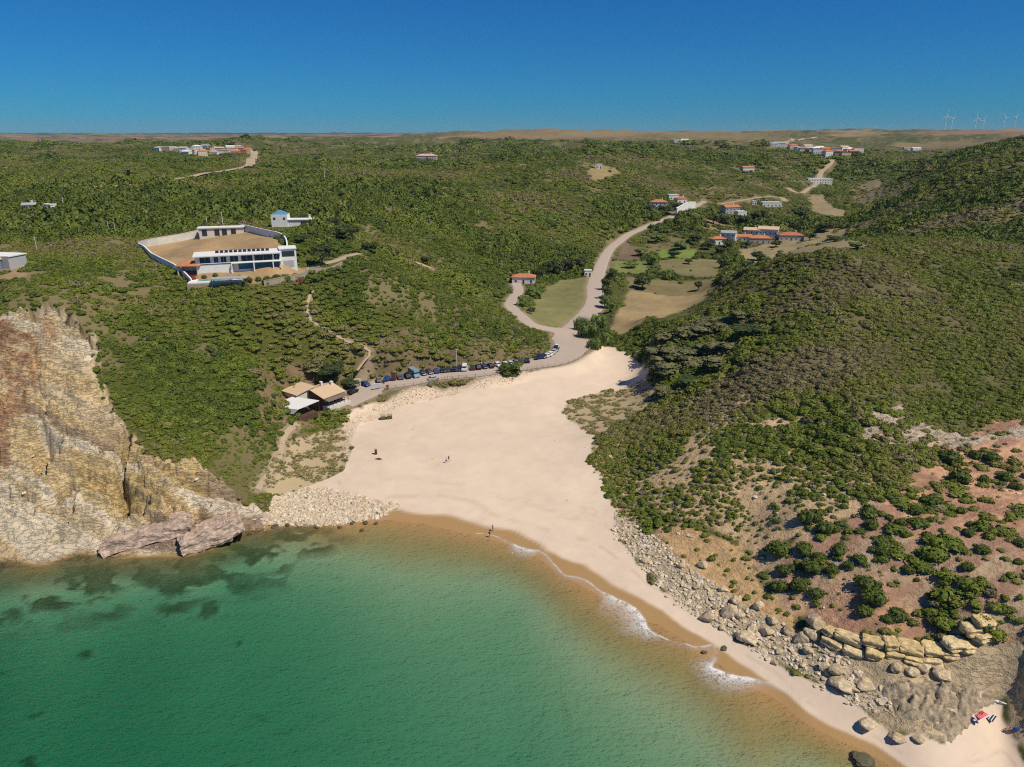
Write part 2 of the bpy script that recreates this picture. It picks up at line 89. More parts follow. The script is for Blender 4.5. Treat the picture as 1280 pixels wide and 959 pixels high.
'turbines':[[2458.2,4300.0,0.0],[2842.7,4900.0,0.5],[2631.2,4300.0,0.9],[3045.0,4900.0,0.2],[2985.2,4600.0,0.7],[3114.8,4700.0,0.4],[3060.6,8000.0,0.3],[3484.5,8000.0,0.8],[4080.7,8500.0,0.1]],
'trees':[[67.96,366.53,8.99,9.3,10.9,'dark'],[95.63,360.55,9.4,5.8,5.0,'dark'],[44.37,333.08,6.25,7.7,6.2,'green'],[46.97,348.21,7.55,8.0,6.0,'dark'],[48.75,366.2,8.64,7.6,5.9,'dark'],[45.09,320.65,5.41,6.7,5.9,'green'],[56.35,395.28,9.37,6.3,5.9,'dark'],[13.82,380.88,9.95,8.7,7.9,'dark'],[19.18,394.1,9.59,11.7,7.2,'dark'],[25.43,401.52,8.63,11.9,9.2,'dark'],[32.66,413.1,8.3,10.4,9.4,'dark'],[40.53,423.02,8.86,9.7,8.7,'dark'],[8.51,307.78,9.33,3.9,4.3,'dark'],[10.25,345.01,9.06,7.1,7.9,'green'],[5.48,318.02,9.81,6.6,6.6,'green'],[-68.94,514.25,44.18,5.2,4.6,'dark'],[-83.84,523.83,45.07,3.5,4.1,'dark'],[-107.11,463.06,46.77,5.7,5.2,'dark'],[-113.6,433.18,47.4,5.9,5.9,'dark'],[-118.06,421.58,47.06,4.8,4.8,'dark'],[-68.78,257.53,38.94,10.0,8.8,'dark'],[-68.48,289.86,42.87,9.2,11.2,'dark'],[-80.74,323.91,43.62,8.1,8.8,'dark'],[-70.84,318.76,41.49,7.2,9.4,'dark'],[-77.14,279.72,46.2,4.4,5.1,'dark'],[-57.58,289.0,39.15,5.9,7.9,'dark'],[-83.92,265.73,48.14,3.6,6.0,'green'],[-78.66,267.54,46.71,4.3,6.1,'dark'],[-38.93,320.63,29.82,4.4,5.1,'dark'],[110.76,586.37,25.33,7.9,9.3,'dark'],[123.48,585.16,24.2,9.3,14.5,'dark'],[134.76,599.42,26.57,6.8,10.8,'dark'],[127.74,498.73,13.62,7.9,11.3,'dark'],[131.13,479.2,12.17,7.6,9.8,'dark'],[113.11,482.24,11.71,7.7,12.1,'green'],[102.62,512.15,12.27,7.0,10.5,'green'],[157.06,564.62,19.02,8.9,10.2,'dark'],[169.36,578.96,17.34,7.9,10.5,'dark'],[186.57,582.41,15.67,10.5,11.9,'dark'],[203.2,598.55,17.64,10.8,14.9,'dark'],[147.04,487.94,11.93,6.7,8.9,'dark'],[160.5,492.49,11.25,5.6,7.8,'dark'],[182.23,494.96,11.42,5.6,7.9,'dark'],[103.12,455.4,10.71,5.2,9.3,'dark'],[85.49,434.33,9.77,7.9,8.9,'green'],[104.92,328.45,21.03,5.3,6.8,'dark'],[114.49,342.72,22.15,6.3,7.8,'dark'],[154.01,448.3,9.86,7.2,10.2,'dark'],[216.01,554.32,15.4,8.8,11.3,'dark'],[237.52,598.81,18.26,12.2,14.9,'dark'],[210.47,508.81,14.42,6.9,9.2,'dark'],[129.59,289.7,44.18,4.6,5.9,'dark'],[232.59,538.31,16.23,8.5,13.4,'dark'],[106.24,429.51,11.08,3.9,5.9,'dark'],[123.17,412.61,11.67,6.6,7.5,'dark'],[133.73,459.17,11.13,7.3,8.4,'dark'],[84.36,470.68,9.28,6.4,8.6,'green'],[71.69,424.31,9.59,4.8,9.7,'green'],[87.97,399.01,9.56,4.6,11.0,'green'],[127.02,264.48,44.81,3.6,6.0,'green'],[51.5,230.15,12.3,8.1,10.8,'grey'],[52.57,219.75,11.77,7.3,11.5,'grey'],[56.47,228.86,14.4,8.1,12.4,'grey'],[59.72,217.88,14.02,7.2,11.8,'grey'],[67.25,226.75,16.72,7.5,12.2,'grey'],[55.86,249.52,14.11,8.7,11.7,'dark'],[63.15,244.72,17.84,8.0,13.1,'grey'],[65.7,210.02,17.1,6.0,10.9,'grey'],[71.98,217.89,19.92,6.6,11.8,'grey'],[77.82,221.69,24.16,6.2,11.9,'dark'],[70.17,248.35,19.82,7.5,13.3,'grey'],[49.1,207.26,9.13,5.0,8.9,'dark'],[55.84,205.54,12.37,4.9,9.8,'dark'],[74.01,241.0,21.17,6.2,11.2,'dark'],[80.44,240.74,25.53,5.0,10.0,'dark'],[31.52,281.85,5.61,8.6,8.6,'reed'],[29.97,293.46,5.87,7.5,6.8,'reed'],[37.84,276.95,4.97,7.8,9.1,'reed'],[37.7,301.2,5.22,7.7,7.7,'reed'],[31.82,266.09,4.87,5.0,5.6,'reed'],[-1.12,235.19,4.86,5.6,9.5,'bush'],[-59.28,222.14,9.86,5.8,10.5,'dark'],[-66.16,222.05,12.11,4.7,8.9,'grey'],[-53.85,222.56,9.72,4.2,6.3,'dark']],
'shrubs':[[81.19,110.39,17.99,1.45],[75.95,108.73,16.74,1.59],[80.38,105.31,17.63,1.69],[74.77,105.92,15.97,0.85],[76.64,102.47,16.2,1.25],[71.37,104.65,14.25,1.42],[68.57,105.57,13.47,1.43],[72.83,101.96,14.34,0.98],[69.25,103.6,13.05,0.57],[82.84,113.0,18.39,1.03],[68.22,96.47,9.9,1.24],[62.17,97.98,9.36,1.39],[63.77,98.39,9.68,1.81],[73.85,93.25,11.95,1.73],[83.71,101.23,17.95,1.09],[80.55,95.3,15.54,0.8],[96.46,121.63,21.3,1.39],[79.85,120.29,18.94,2.0],[88.65,126.66,20.43,2.4],[92.7,125.72,20.91,1.59],[96.58,125.15,21.55,1.73],[86.41,105.78,18.91,1.4],[75.7,117.96,18.2,1.68],[71.87,115.64,17.0,1.36],[67.07,116.3,15.77,1.82],[66.06,110.64,14.23,1.48],[62.54,110.28,12.79,1.78],[61.4,104.25,11.14,2.44],[61.5,101.36,10.48,2.54],[59.22,100.35,9.15,1.84],[57.81,110.15,10.36,1.64],[60.42,113.54,12.37,1.97],[60.63,109.84,11.75,1.34],[55.26,112.15,9.53,1.97],[52.36,109.89,7.14,2.12],[49.39,111.4,6.07,2.3],[50.92,114.15,7.65,1.86],[54.08,107.06,7.47,1.63],[54.94,116.29,10.61,2.02],[60.33,119.08,13.77,2.34],[71.24,107.16,14.84,0.72],[83.46,117.07,18.7,1.21],[98.01,132.05,22.23,1.97],[94.71,123.58,21.15,0.94],[95.87,133.78,21.95,1.83],[90.93,133.65,21.47,2.49],[51.55,118.55,9.16,2.69],[57.86,122.55,13.83,2.39]],
'boulders':[[39.55,109.06,2.04,1.86,1.85],[35.92,108.93,1.26,1.87,1.3],[41.31,102.79,1.45,2.13,1.52],[42.52,104.61,2.03,1.16,0.99],[37.6,105.95,1.14,0.67,0.55],[49.25,100.42,3.37,1.6,1.4],[48.01,102.61,3.29,1.3,1.24],[51.13,100.31,4.29,1.75,1.91],[46.14,105.26,3.23,1.15,1.08],[49.59,97.72,3.14,1.1,0.86],[37.75,121.83,3.94,1.27,1.09],[34.1,122.95,3.01,1.1,1.0],[40.26,114.64,3.24,1.04,0.95],[41.63,111.5,3.03,1.2,1.12],[44.87,108.86,3.58,1.18,1.1],[52.34,101.26,5.19,2.23,2.09],[47.95,95.56,2.2,0.78,0.68],[45.55,99.15,1.94,0.8,0.61],[43.97,97.08,1.22,0.63,0.52],[52.11,92.75,3.37,1.53,1.17],[52.37,90.22,2.79,2.26,1.15],[55.18,89.78,3.66,1.8,0.98],[53.6,89.35,2.96,1.05,0.82],[50.76,94.03,3.05,1.08,1.01],[27.43,126.64,1.7,1.12,0.61],[26.18,138.95,2.28,0.8,0.55],[64.51,90.5,6.12,1.34,0.97],[66.35,89.31,6.09,1.62,1.12],[62.37,89.83,5.63,1.19,0.97],[60.22,90.52,5.65,1.19,0.81],[53.54,84.14,1.29,1.91,0.96],[56.36,81.45,1.43,1.59,0.79],[58.92,80.5,1.95,1.0,0.62],[44.6,103.32,2.38,1.47,1.07],[41.35,107.84,2.27,1.01,0.92],[37.88,111.0,1.98,0.86,0.75],[35.51,116.64,2.36,0.8,0.67],[34.36,119.77,2.56,0.9,0.78],[0.0,132.68,-0.27,0.29,0.21]],
'sea_rocks':[[50.86,79.11,-0.33,3.39,1.83],[36.88,101.66,0.51,1.34,0.74],[33.33,101.21,0.04,1.19,0.74],[-34.26,141.94,-0.33,1.3,1.3],[-33.91,144.98,-0.04,1.51,1.13],[-48.52,144.82,-0.15,1.51,1.32],[-44.8,143.27,-0.29,1.5,1.12],[-36.98,144.59,-0.02,1.13,0.94],[-31.47,144.77,-0.12,1.32,0.94],[-54.03,142.92,-0.08,2.24,1.31],[-39.42,143.06,-0.16,1.12,0.93],[-51.53,143.74,-0.15,1.5,1.13]],
'marks':{
  'villa_front':[[-103.99,234.02,40.75],[-78.91,242.97,40.99]],
  'villa_wall_back':[[-138.63,266.45,44.8],[-132.67,269.34,45.86],[-119.57,285.21,47.63]],
  'villa_wall_right':[[-108.82,289.1,48.7],[-93.13,270.68,48.94],[-83.23,263.27,47.61],[-79.18,252.26,43.85]],
  'villa_wall_left':[[-138.63,266.45,44.8],[-121.55,245.88,43.24],[-110.24,235.76,41.23],[-103.9,228.79,38.87]],
  'villa_retain':[[-82.35,233.9,37.57],[-77.52,237.36,37.96],[-72.56,246.57,37.54],[-67.4,253.59,36.77],[-62.81,262.91,37.98]],
  'shed':[-112.11,278.25,47.93],
  'pavilion':[-106.97,235.6,41.26],
  'pool':[-97.14,230.25,39.37],
  'pergola':[-91.39,227.05,38.18],
  'blue_house':[-94.26,302.37,48.35],
  'left_house':[-154.68,216.63,44.54],
  'rest_corner':[-58.01,204.98,8.4],
  'rest_canopy':[[-72.24,198.68,8.2],[-63.36,196.06,8.2],[-58.86,203.42,8.2],[-67.94,206.93,8.2]],
  'rest_back':[-72.35,208.36,8.2],
  'road_wall':[[130.3,577.93,23.71],[153.65,614.3,24.47]],
  'people':[[-17.51,172.38,2.12],[-16.95,173.28,2.16],[-5.0,138.57,0.07],[-4.34,140.87,0.31],[16.55,279.21,8.37],[-50.91,223.23,8.37]],
  'bins':[[-39.97,204.89,1.54],[-38.05,205.32,1.64]],
  'litter':[[-37.17,177.28,2.41]],
  'heap':[-36.02,174.41,2.33],
  'board':[[-44.28,220.28,4.37],[-42.24,220.82,4.73],[-40.69,219.24,4.19]],
  'gateframe':[-51.61,224.48,9.63],
  'ledge':[[52.46,99.47,4.97],[54.35,97.22,5.66],[56.67,95.29,6.29],[59.16,93.89,6.81],[62.52,93.03,7.06],[65.94,92.33,7.19],[69.21,91.87,8.5],[72.27,92.47,10.61],[73.93,92.92,11.76]],
  'slabs':[[-84.24,132.45,0.27],[-68.41,133.72,0.46]],
  'reef':[[58.04,89.57,4.63],[60.89,89.24,5.23],[64.2,88.5,5.28],[68.64,87.94,6.09],[72.48,87.09,5.65],[72.6,85.82,4.24],[68.54,83.87,3.53],[65.83,80.91,2.28],[63.57,79.96,2.07],[62.14,81.72,2.66],[59.2,82.81,2.62],[57.76,84.67,2.76],[56.87,87.51,3.42]],
  'wall_rock':[[74.76,86.2,5.4],[73.36,83.02,2.4],[72.5,79.34,1.67],[72.35,75.82,1.78],[74.47,74.6,3.12],[82.2,88.73,12.88],[79.15,91.4,12.96],[77.03,90.91,11.11]],
  'beach':[[68.19,83.17,3.16],[69.79,83.9,3.35],[70.89,84.08,3.18],[73.65,85.47,3.96],[73.07,81.9,2.02],[73.73,81.5,2.58]],
  'foam':[[-9.0,140.0,0.02],[-3.56,137.92,0.06],[1.74,134.72,0.03],[5.49,132.05,0.13],[8.36,127.92,0.08],[10.77,124.07,-0.02],[13.27,122.82,0.08],[16.26,120.57,0.14],[18.17,117.99,0.11],[20.84,115.89,0.16],[23.52,113.4,0.19],[24.72,110.71,0.07],[25.46,107.35,-0.14],[27.54,105.42,-0.17],[30.67,104.15,0.0],[33.68,102.65,0.2],[35.79,102.74,0.47],[36.04,101.06,0.34],[34.44,98.56,-0.06],[35.64,97.02,-0.06],[38.37,95.01,0.07],[41.73,93.31,0.3],[44.13,91.01,0.48]],
},
}

ZN = {k: np.array(v) for k, v in DATA['zones'].items()}
# ---------------------------------------------------------------- numeric helpers
def hash2(i, j, s=0):
    i = i.astype(np.int64); j = j.astype(np.int64)
    n = (i*374761393 + j*668265263 + s*1442695041) & 0xffffffff
    n = ((n ^ (n >> 13))*1274126177) & 0xffffffff
    return ((n ^ (n >> 16)) & 0xffff)/65535.0
def vnoise(x, y, s=0):
    i = np.floor(x); j = np.floor(y); u = x-i; v = y-j
    u = u*u*(3-2*u); v = v*v*(3-2*v)
    a = hash2(i, j, s); b = hash2(i+1, j, s); c = hash2(i, j+1, s); d = hash2(i+1, j+1, s)
    return a+(b-a)*u+(c-a)*v+(a-b-c+d)*u*v
def fbm(x, y, o=4, s=0):
    t = 0; a = .5; n = 0
    for k in range(o): t = t+a*vnoise(x, y, s+k*17); n += a; x = x*2.03+9.1; y = y*2.03+3.7; a *= .5
    return t/n
def sstep(a, b, x):
    t = np.clip((x-a)/(b-a), 0, 1); return t*t*(3-2*t)
def sdist(P, x, y):
    """signed distance to polygon (positive inside), only exact near it"""
    out = np.full(x.shape, -60.0); m = 25
    k = (x > P[:, 0].min()-m) & (x < P[:, 0].max()+m) & (y > P[:, 1].min()-m) & (y < P[:, 1].max()+m)
    if not k.any(): return out
    X = x[k]; Y = y[k]; d = np.full(X.shape, 1e9); ins = np.zeros(X.shape, bool); n = len(P)
    for i in range(n):
        ax, ay = P[i]; bx, by = P[(i+1) % n]; ex, ey = bx-ax, by-ay; L = ex*ex+ey*ey+1e-9
        t = np.clip(((X-ax)*ex+(Y-ay)*ey)/L, 0, 1)
        d = np.minimum(d, (X-ax-t*ex)**2+(Y-ay-t*ey)**2)
        c = (ay > Y) != (by > Y)
        ins ^= c & (X < ex*(Y-ay)/(by-ay if by != ay else 1e-9)+ax)
    d = np.sqrt(d); out[k] = np.where(ins, d, -d); return out
def ldist(L, x, y, m=20):
    """distance to polyline, parameter index"""
    L = np.array(L); out = np.full(x.shape, 1e3); par = np.zeros(x.shape)
    k = (x > L[:, 0].min()-m) & (x < L[:, 0].max()+m) & (y > L[:, 1].min()-m) & (y < L[:, 1].max()+m)
    X = x[k]; Y = y[k]; d = np.full(X.shape, 1e6); p = np.zeros(X.shape)
    for i in range(len(L)-1):
        ax, ay = L[i, :2]; bx, by = L[i+1, :2]; ex, ey = bx-ax, by-ay
        t = np.clip(((X-ax)*ex+(Y-ay)*ey)/(ex*ex+ey*ey+1e-9), 0, 1)
        q = (X-ax-t*ex)**2+(Y-ay-t*ey)**2; w = q < d
        d = np.where(w, q, d); p = np.where(w, i+t, p)
    out[k] = np.sqrt(d); par[k] = p; return out, par
# thin-plate surface through the surveyed heights
CP = np.array(DATA['cps'])
def warp(x, y):
    r = np.maximum(y+200.0, 5); return np.stack([x/r*2.2, np.log(r)], -1)
def kern(r2): return np.where(r2 > 0, r2*np.log(r2+1e-20)*.5, 0)
_p = warp(CP[:, 0], CP[:, 1]); _n = len(_p)
_A = np.zeros((_n+3, _n+3)); _A[:_n, :_n] = kern(((_p[:, None]-_p[None])**2).sum(-1))+2e-4*np.eye(_n)
_A[:_n, _n] = 1; _A[:_n, _n+1:] = _p; _A[_n, :_n] = 1; _A[_n+1:, :_n] = _p.T
_w = np.linalg.solve(_A, np.concatenate([CP[:, 2], np.zeros(3)]))
def h0(x, y):
    q = warp(x, y); out = _w[-3]+q@_w[-2:]
    for i in range(_n): out = out+_w[i]*kern((q[..., 0]-_p[i, 0])**2+(q[..., 1]-_p[i, 1])**2)
    return out
def catmull(L, step=2.0):
    L = np.array(L, float); out = []
    for i in range(len(L)-1):
        a = L[max(i-1, 0)]; b = L[i]; c = L[i+1]; d = L[min(i+2, len(L)-1)]
        n = max(2, int(np.hypot(*(c-b)[:2])/step))
        for k in range(n):
            t = k/n; out.append(.5*((2*b)+(-a+c)*t+(2*a-5*b+4*c-d)*t*t+(-a+3*b-3*c+d)*t**3))
    out.append(L[-1]); return np.array(out)
def relief(x, y, z):
    """rolling hills, gullies and far swells added to the surveyed surface"""
    m = sstep(330, 700, y)*sstep(14, 34, z); g = np.abs(fbm(x/210+y/600, y/260, 4, 3)-.5)
    z = z+m*(40*(fbm(x/230, y/230, 4, 4)-.5)+34*(g-.13))
    n = sstep(150, 260, y)*(1-sstep(420, 700, y))*sstep(10, 24, z); z = z+n*11*(np.abs(fbm(x/42+y/150, y/95, 3, 29)-.5)-.12)
    return z+sstep(1800, 4000, y)*34*(fbm(x/1500, y/1500, 3, 27)-.5)
RIB = {}
for k, L in DATA['ribbons'].items():
    C = catmull(L, 2.0 if L[0][1] < 700 else 8.0); z = relief(C[:, 0], C[:, 1], h0(C[:, 0], C[:, 1]))
    for _ in range(6): z[1:-1] = (z[:-2]+2*z[1:-1]+z[2:])/4
    RIB[k] = (C, z)
PADS = DATA.get('pads', [])          # level building plots: x, y, radius, z
def base_height(x, y):
    z = h0(x, y)
    z = relief(x, y, z)
    for k, (C, zr) in RIB.items():
        if k in ('path', 'dune_path', 'fieldroad', 'track2'): continue
        d, p = ldist(C[:, :2], x, y); i = np.clip(p.astype(int), 0, len(zr)-2); t = p-i
        zz = zr[i]*(1-t)+zr[i+1]*t; w = (C[i, 2]*(1-t)+C[i+1, 2]*t)/2
        b = 1-sstep(0, 5, d-w-.5); z = z*(1-b)+zz*b
    for (px, py, r, pz) in PADS:
        d = np.hypot(x-px, y-py); b = 1-sstep(0, max(3, r*.5), d-r); z = z*(1-b)+pz*b
    return z
def zone(k, x, y, edge=1.0, rough=1.5, s=0):
    """soft membership of a surveyed zone with an irregular border"""
    sc = np.clip(y/200, .7, 8)
    d = sdist(ZN[k], x, y)+(fbm(x/(3*sc), y/(3*sc), 3, 40+s)-.5)*2*rough*sc
    return sstep(-edge*sc, edge*sc, d)
def survey(x, y, detail=True):
    """height, ground colour, rockiness, scrub density at points"""
    z = base_height(x, y); S = {}
    n1 = fbm(x/9, y/9, 4, 1); n2 = fbm(x/2.2, y/2.2, 3, 2); n3 = fbm(x/45, y/45, 4, 5); n4 = fbm(x/400, y/250, 4, 6)
    c = lambda r, g, b: np.array([r, g, b])
    mix = lambda A, B, m: A*(1-m[:, None])+B*m[:, None]
    n = x.shape[0]
    G = np.tile(c(.080, .088, .016), (n, 1)); G = mix(G, np.tile(c(.17, .135, .07), (n, 1)), sstep(.52, .68, n1)*.8)
    G = mix(G, np.tile(c(.050, .064, .011), (n, 1)), sstep(.5, .6, n3)*.6)
    dens = np.ones(n)*.97; dens -= .55*sstep(.62, .72, n1); thin = sstep(.60, .68, fbm(x/17, y/24, 4, 47))*sstep(90, 200, y); dens -= .45*thin; G = mix(G, np.tile(c(.21, .165, .08), (n, 1)), thin*.75); rock = np.zeros(n)
    # the far plain: dry fields between dark woods
    farb = sstep(1250, 2600, y)
    fld = np.tile(c(.21, .14, .085), (n, 1)); fld = mix(fld, np.tile(c(.26, .19, .10), (n, 1)), sstep(.45, .6, fbm(x/700, y/300, 3, 8)))
    streak = fbm(x/260+y/900, y/90, 4, 7); G = mix(G, fld, farb*sstep(.47, .53, n4*.6+streak*.4+.05*sstep(2500, 5000, y)))
    G = mix(G, np.tile(c(.25, .18, .09), (n, 1)), sstep(1900, 2500, y)*sstep(-400, 100, x)*(1-sstep(700, 1000, x))*(1-sstep(4200, 5000, y))*.8)
    G = mix(G, np.tile(c(.03, .04, .022), (n, 1)), sstep(6500, 8500, y)*.8)
    def put(k, col, d=None, rk=None, edge=.8, rough=1.4, amt=1.0, vary=.25):
        nonlocal G, dens, rock
        m = zone(k, x, y, edge, rough)*amt; S[k] = m
        cc = np.tile(c(*col), (n, 1))*(1+vary*2*(n1-.5)+vary*1.6*(n2-.5))[:, None]
        G = mix(G, cc, m)
        if d is not None: dens = dens*(1-m)+d*m
        if rk is not None: rock = rock*(1-m)+rk*m
        return m
    put('dry1', (.17, .125, .07), .42, amt=sstep(.3, .55, n1+.25*n2)); put('dry2', (.20, .14, .075), .35)
    m = put('gappy', (.56, .39, .22), None, .55, 1.5, 3); dens = dens*(1-m)+m*(.98*(1-.86*sstep(.56, .62, n1*.7+n3*.3)))
    put('red', (.54, .31, .185), .13, .55, 2.5, 6, vary=.5); dens = dens+S['red']*.38*sstep(.58, .66, fbm(x/7, y/7, 3, 28))
    G = mix(G, np.tile(c(.47, .35, .22), (n, 1)), S['red']*sstep(.5, .64, n3)*.8)
    G = mix(G, np.tile(c(.36, .19, .13), (n, 1)), S['red']*sstep(.52, .62, fbm(x/14+y/40, y/3.5-x/9, 4, 21))*.7)
    put('orange', (.54, .35, .17), .12, .6, 1, 1.5)
    put('villa', (.37, .25, .13), .0, .15, .6, .6); put('housel', (.30, .20, .11), .03)
    put('field1', (.20, .185, .07), 0, 0, .5, .3); put('field2', (.33, .24, .12), 0, 0, .5, .4); put('field3', (.19, .155, .07), .02, 0, .5, .4)
    put('field4', (.17, .24, .04), 0, 0, .5, .2); put('field5', (.18, .20, .055), 0, 0, .5, .3); put('field6', (.17, .12, .075), 0, 0, .5, .3)
    put('field7', (.20, .17, .075), .02, 0, .5, .3); put('field8', (.28, .22, .115), .02, 0, .7, 1); put('field9', (.29, .22, .12), 0, 0, .7, 1)
    put('field10', (.20, .16, .085), .25, 0, 1, 2); put('bare1', (.28, .21, .10), .02, 0, .8, 1); put('bare2', (.27, .18, .10), .15, .2); put('dirt_l', (.3, .22, .12), .2)
    for kx in ('tan1', 'tan2', 'tan3'): put(kx, (.33, .255, .14), .3, .1, 1, 2, amt=.85*sstep(.4, .52, fbm(x/12, y/8, 3, 44)))
    put('outcrop', (.56, .45, .33), .12, 1, .8, 2.5, amt=sstep(.32, .5, fbm(x/6, y/4, 3, 45)))
    put('ledge', (.52, .40, .25), 0, .8, .6, .8)
    S['valley'] = zone('valley', x, y, 1, 1); dens = dens*(1-.6*S['valley'])
    # left cliff with dipping beds
    m = put('cliff', (.52, .41, .26), 0, 1, .5, 2.2)
    bed = (z+.34*x+.15*y+2.0*(n1-.5))/1.9; bi = np.floor(bed); br = bed-bi; hb = hash2(bi, bi*0, 5)
    for lo, hi, col in ((0, .3, (.70, .60, .45)), (.3, .6, (.56, .44, .27)), (.6, .85, (.62, .46, .24)), (.85, 1.1, (.36, .26, .16))):
        G = mix(G, np.tile(c(*col), (n, 1)), m*((hb >= lo) & (hb < hi))*.75)
    put('cliff_red', (.44, .25, .135), 0, 1, 3, 6, amt=.9*sstep(.3, .52, n1*.5+n2*.5), vary=.6)
    G = mix(G, np.tile(c(.20, .115, .075), (n, 1)), S['cliff_red']*sstep(.44, .58, n2*.6+n1*.4)*.65)
    put('cliff_yellow', (.46, .33, .14), 0, 1, 4, 7, amt=.8*sstep(.3, .6, n1+.4*(hb-.5)), vary=.5); put('cliff_purple', (.25, .17, .135), 0, 1, 1, 1, amt=.8)
    # sand
    sand = put('sand', (.69, .545, .415), 0, 0, .35, 1.3, vary=.09); sea = sstep(.5, -.3, z)
    S['sea'] = sea*(1-S['cliff'])
    G = mix(G, np.tile(c(.60, .46, .32), (n, 1)), np.clip(sstep(.15, -.2, z)-S['cliff'], 0, 1)); dens = dens*(1-sstep(.8, .3, z))
    wet = sstep(.5, .34, z+.25*(fbm(x/7, y/7, 3, 9)-.5))*np.maximum(sand, sea); G = mix(G, np.tile(c(.40, .245, .105), (n, 1)), wet*(1-.75*sstep(-.5, -1.6, z)))
    S['wet'] = wet; wr = np.exp(-((z-1.0+.7*(fbm(x/16, y/16, 3, 48)-.5))/.07)**2)*sand*sstep(.4, .6, n2)*.35+np.exp(-((z-1.5+.8*(fbm(x/12, y/12, 3, 49)-.5))/.05)**2)*sand*sstep(.45, .6, n2)*.25; G = mix(G, np.tile(c(.40, .29, .19), (n, 1)), wr)
    G = mix(G, np.tile(c(.52, .40, .24), (n, 1)), zone('dune_left', x, y, .5, 1)*.85); G = mix(G, np.tile(c(.46, .35, .21), (n, 1)), zone('dune_mid', x, y, .5, 1)*.9)
    dens = dens*(1-zone('dune_left', x, y, .5, 1))*(1-zone('dune_mid', x, y, .5, 1))
    for k in ('rubble_r', 'rubble_l', 'rubble_road'):
        m = zone(k, x, y, .5, 1)*.6; G = mix(G, np.tile(c(.58, .46, .33), (n, 1)), m); rock = np.maximum(rock, m*.5); dens = dens*(1-zone(k, x, y, .5, 1))
    # weed-covered reef under the water below the cliff
    dc = sdist(ZN['cliff'], x, y); reef = sstep(.1, -.4, z)*sstep(-24, -7, dc-9*(fbm(x/6, y/4, 4, 31)-.5)*2)*np.maximum(sstep(.42, .54, fbm(x/4+3, y/2.4, 4, 33)), .8*sstep(-9, -4, dc))
    pat = sstep(-.6, -1.2, z)*sstep(.76, .80, fbm(x/6, y/3.5, 3, 35))*sstep(-30, -50, x)
    reef = np.maximum(reef, pat*.8); S['reef'] = reef; G = mix(G, np.tile(c(.12, .105, .04), (n, 1)), reef)
    # roads keep the scrub off
    for k, (C, zr) in RIB.items():
        d, p = ldist(C[:, :2], x, y); i = np.clip(p.astype(int), 0, len(zr)-2); w = C[i, 2]/2
        e_ = .5 if k in ('path', 'dune_path') else np.clip(y*.011, 1.6, 11); m = 1-sstep(.15*e_, e_, d-w); dens = dens*(1-m); G = mix(G, np.tile(c(.33, .25, .17), (n, 1)), (1-sstep(.2, 1.6, d-w))*.8)
    dens = dens*(1-((x > 50) & (x < 90) & (y < 92) & (z < 7)))
    for (px, py, r, pz) in PADS:
        dens = dens*sstep(.7, 1.15, np.hypot(x-px, y-py)/r)
    if detail:
        cl = S['cliff']*sstep(.3, 5, z); tread = sstep(.25, .75, br)-br
        z = z+cl*(2.6*tread*(.4+hb)+3.2*(fbm(x/7, y/7, 4, 12)-.5)-6.0*sstep(.07, .0, np.abs(fbm(x/14, y/22, 3, 14)-.5))+2.9*(hash2(np.floor(x/5.5+n1*2.5), np.floor(y/6+bed*.25), 26)-.5))
        cell = hash2(np.floor(x/1.3+1.2*n1*4), np.floor(y/1.1+n2*2), 15); z = z+cl*(1.0*(cell-.5)+1.5*(hash2(np.floor(x/3.1+n1*3), np.floor(y/2.6+bed*.4), 25)-.5))
        z = z+(1-cl)*rock*(.9*(fbm(x/4, y/4, 4, 13)-.5)+.7*np.abs(fbm(x/9, y/5, 3, 16)-.5))+S['red']*.8*(fbm(x/14+y/40, y/3.5-x/9, 4, 21)-.5)
        z = z+reef*.7*fbm(x/1.7, y/1.3, 3, 18)+S['sand']*.10*(fbm(x/3, y/3, 3, 19)-.5)
        z = z+farb*9*(fbm(x/35, y/60, 2, 20)-.5)*(1-sstep(.47, .53, n4))*.6
    return z, G, rock, dens, S
# ---------------------------------------------------------------- materials
MAT = {}
def new_mat(name):
    m = bpy.data.materials.new(name); m.use_nodes = True; MAT[name] = m
    return m, m.node_tree.nodes, m.node_tree.links, m.node_tree.nodes['Principled BSDF']
def nd(N, t, **kw):
    o = N.new(t)
    for k, v in kw.items():
        if k in o.inputs.keys(): o.inputs[k].default_value = v
        else: setattr(o, k, v)
    return o
def plain(name, col, rough=.7, noise=.25, scale=1.5, spec=.3, metal=0, bump=0.0, coords='Object'):
    """procedural paint / plaster / tile: colour broken up by two noises"""
    if name in MAT: return MAT[name]
    m, N, L, B = new_mat(name)
    tc = nd(N, 'ShaderNodeTexCoord'); nz = nd(N, 'ShaderNodeTexNoise', Scale=scale, Detail=6, Roughness=.65)
    L.new(tc.outputs[coords], nz.inputs['Vector'])
    mr = nd(N, 'ShaderNodeMapRange'); mr.inputs['To Min'].default_value = 1-noise; mr.inputs['To Max'].default_value = 1+noise
    L.new(nz.outputs[0], mr.inputs[0])
    mx = nd(N, 'ShaderNodeMix', data_type='RGBA', blend_type='MULTIPLY'); mx.inputs[0].default_value = 1; mx.inputs[6].default_value = (*col, 1)
    L.new(mr.outputs[0], mx.inputs[7]); L.new(mx.outputs[2], B.inputs['Base Color'])
    B.inputs['Roughness'].default_value = rough; B.inputs['Specular IOR Level'].default_value = spec; B.inputs['Metallic'].default_value = metal
    if bump:
        bp = nd(N, 'ShaderNodeBump', Strength=bump, Distance=.1); L.new(nz.outputs[0], bp.inputs['Height']); L.new(bp.outputs[0], B.inputs['Normal'])
    return m
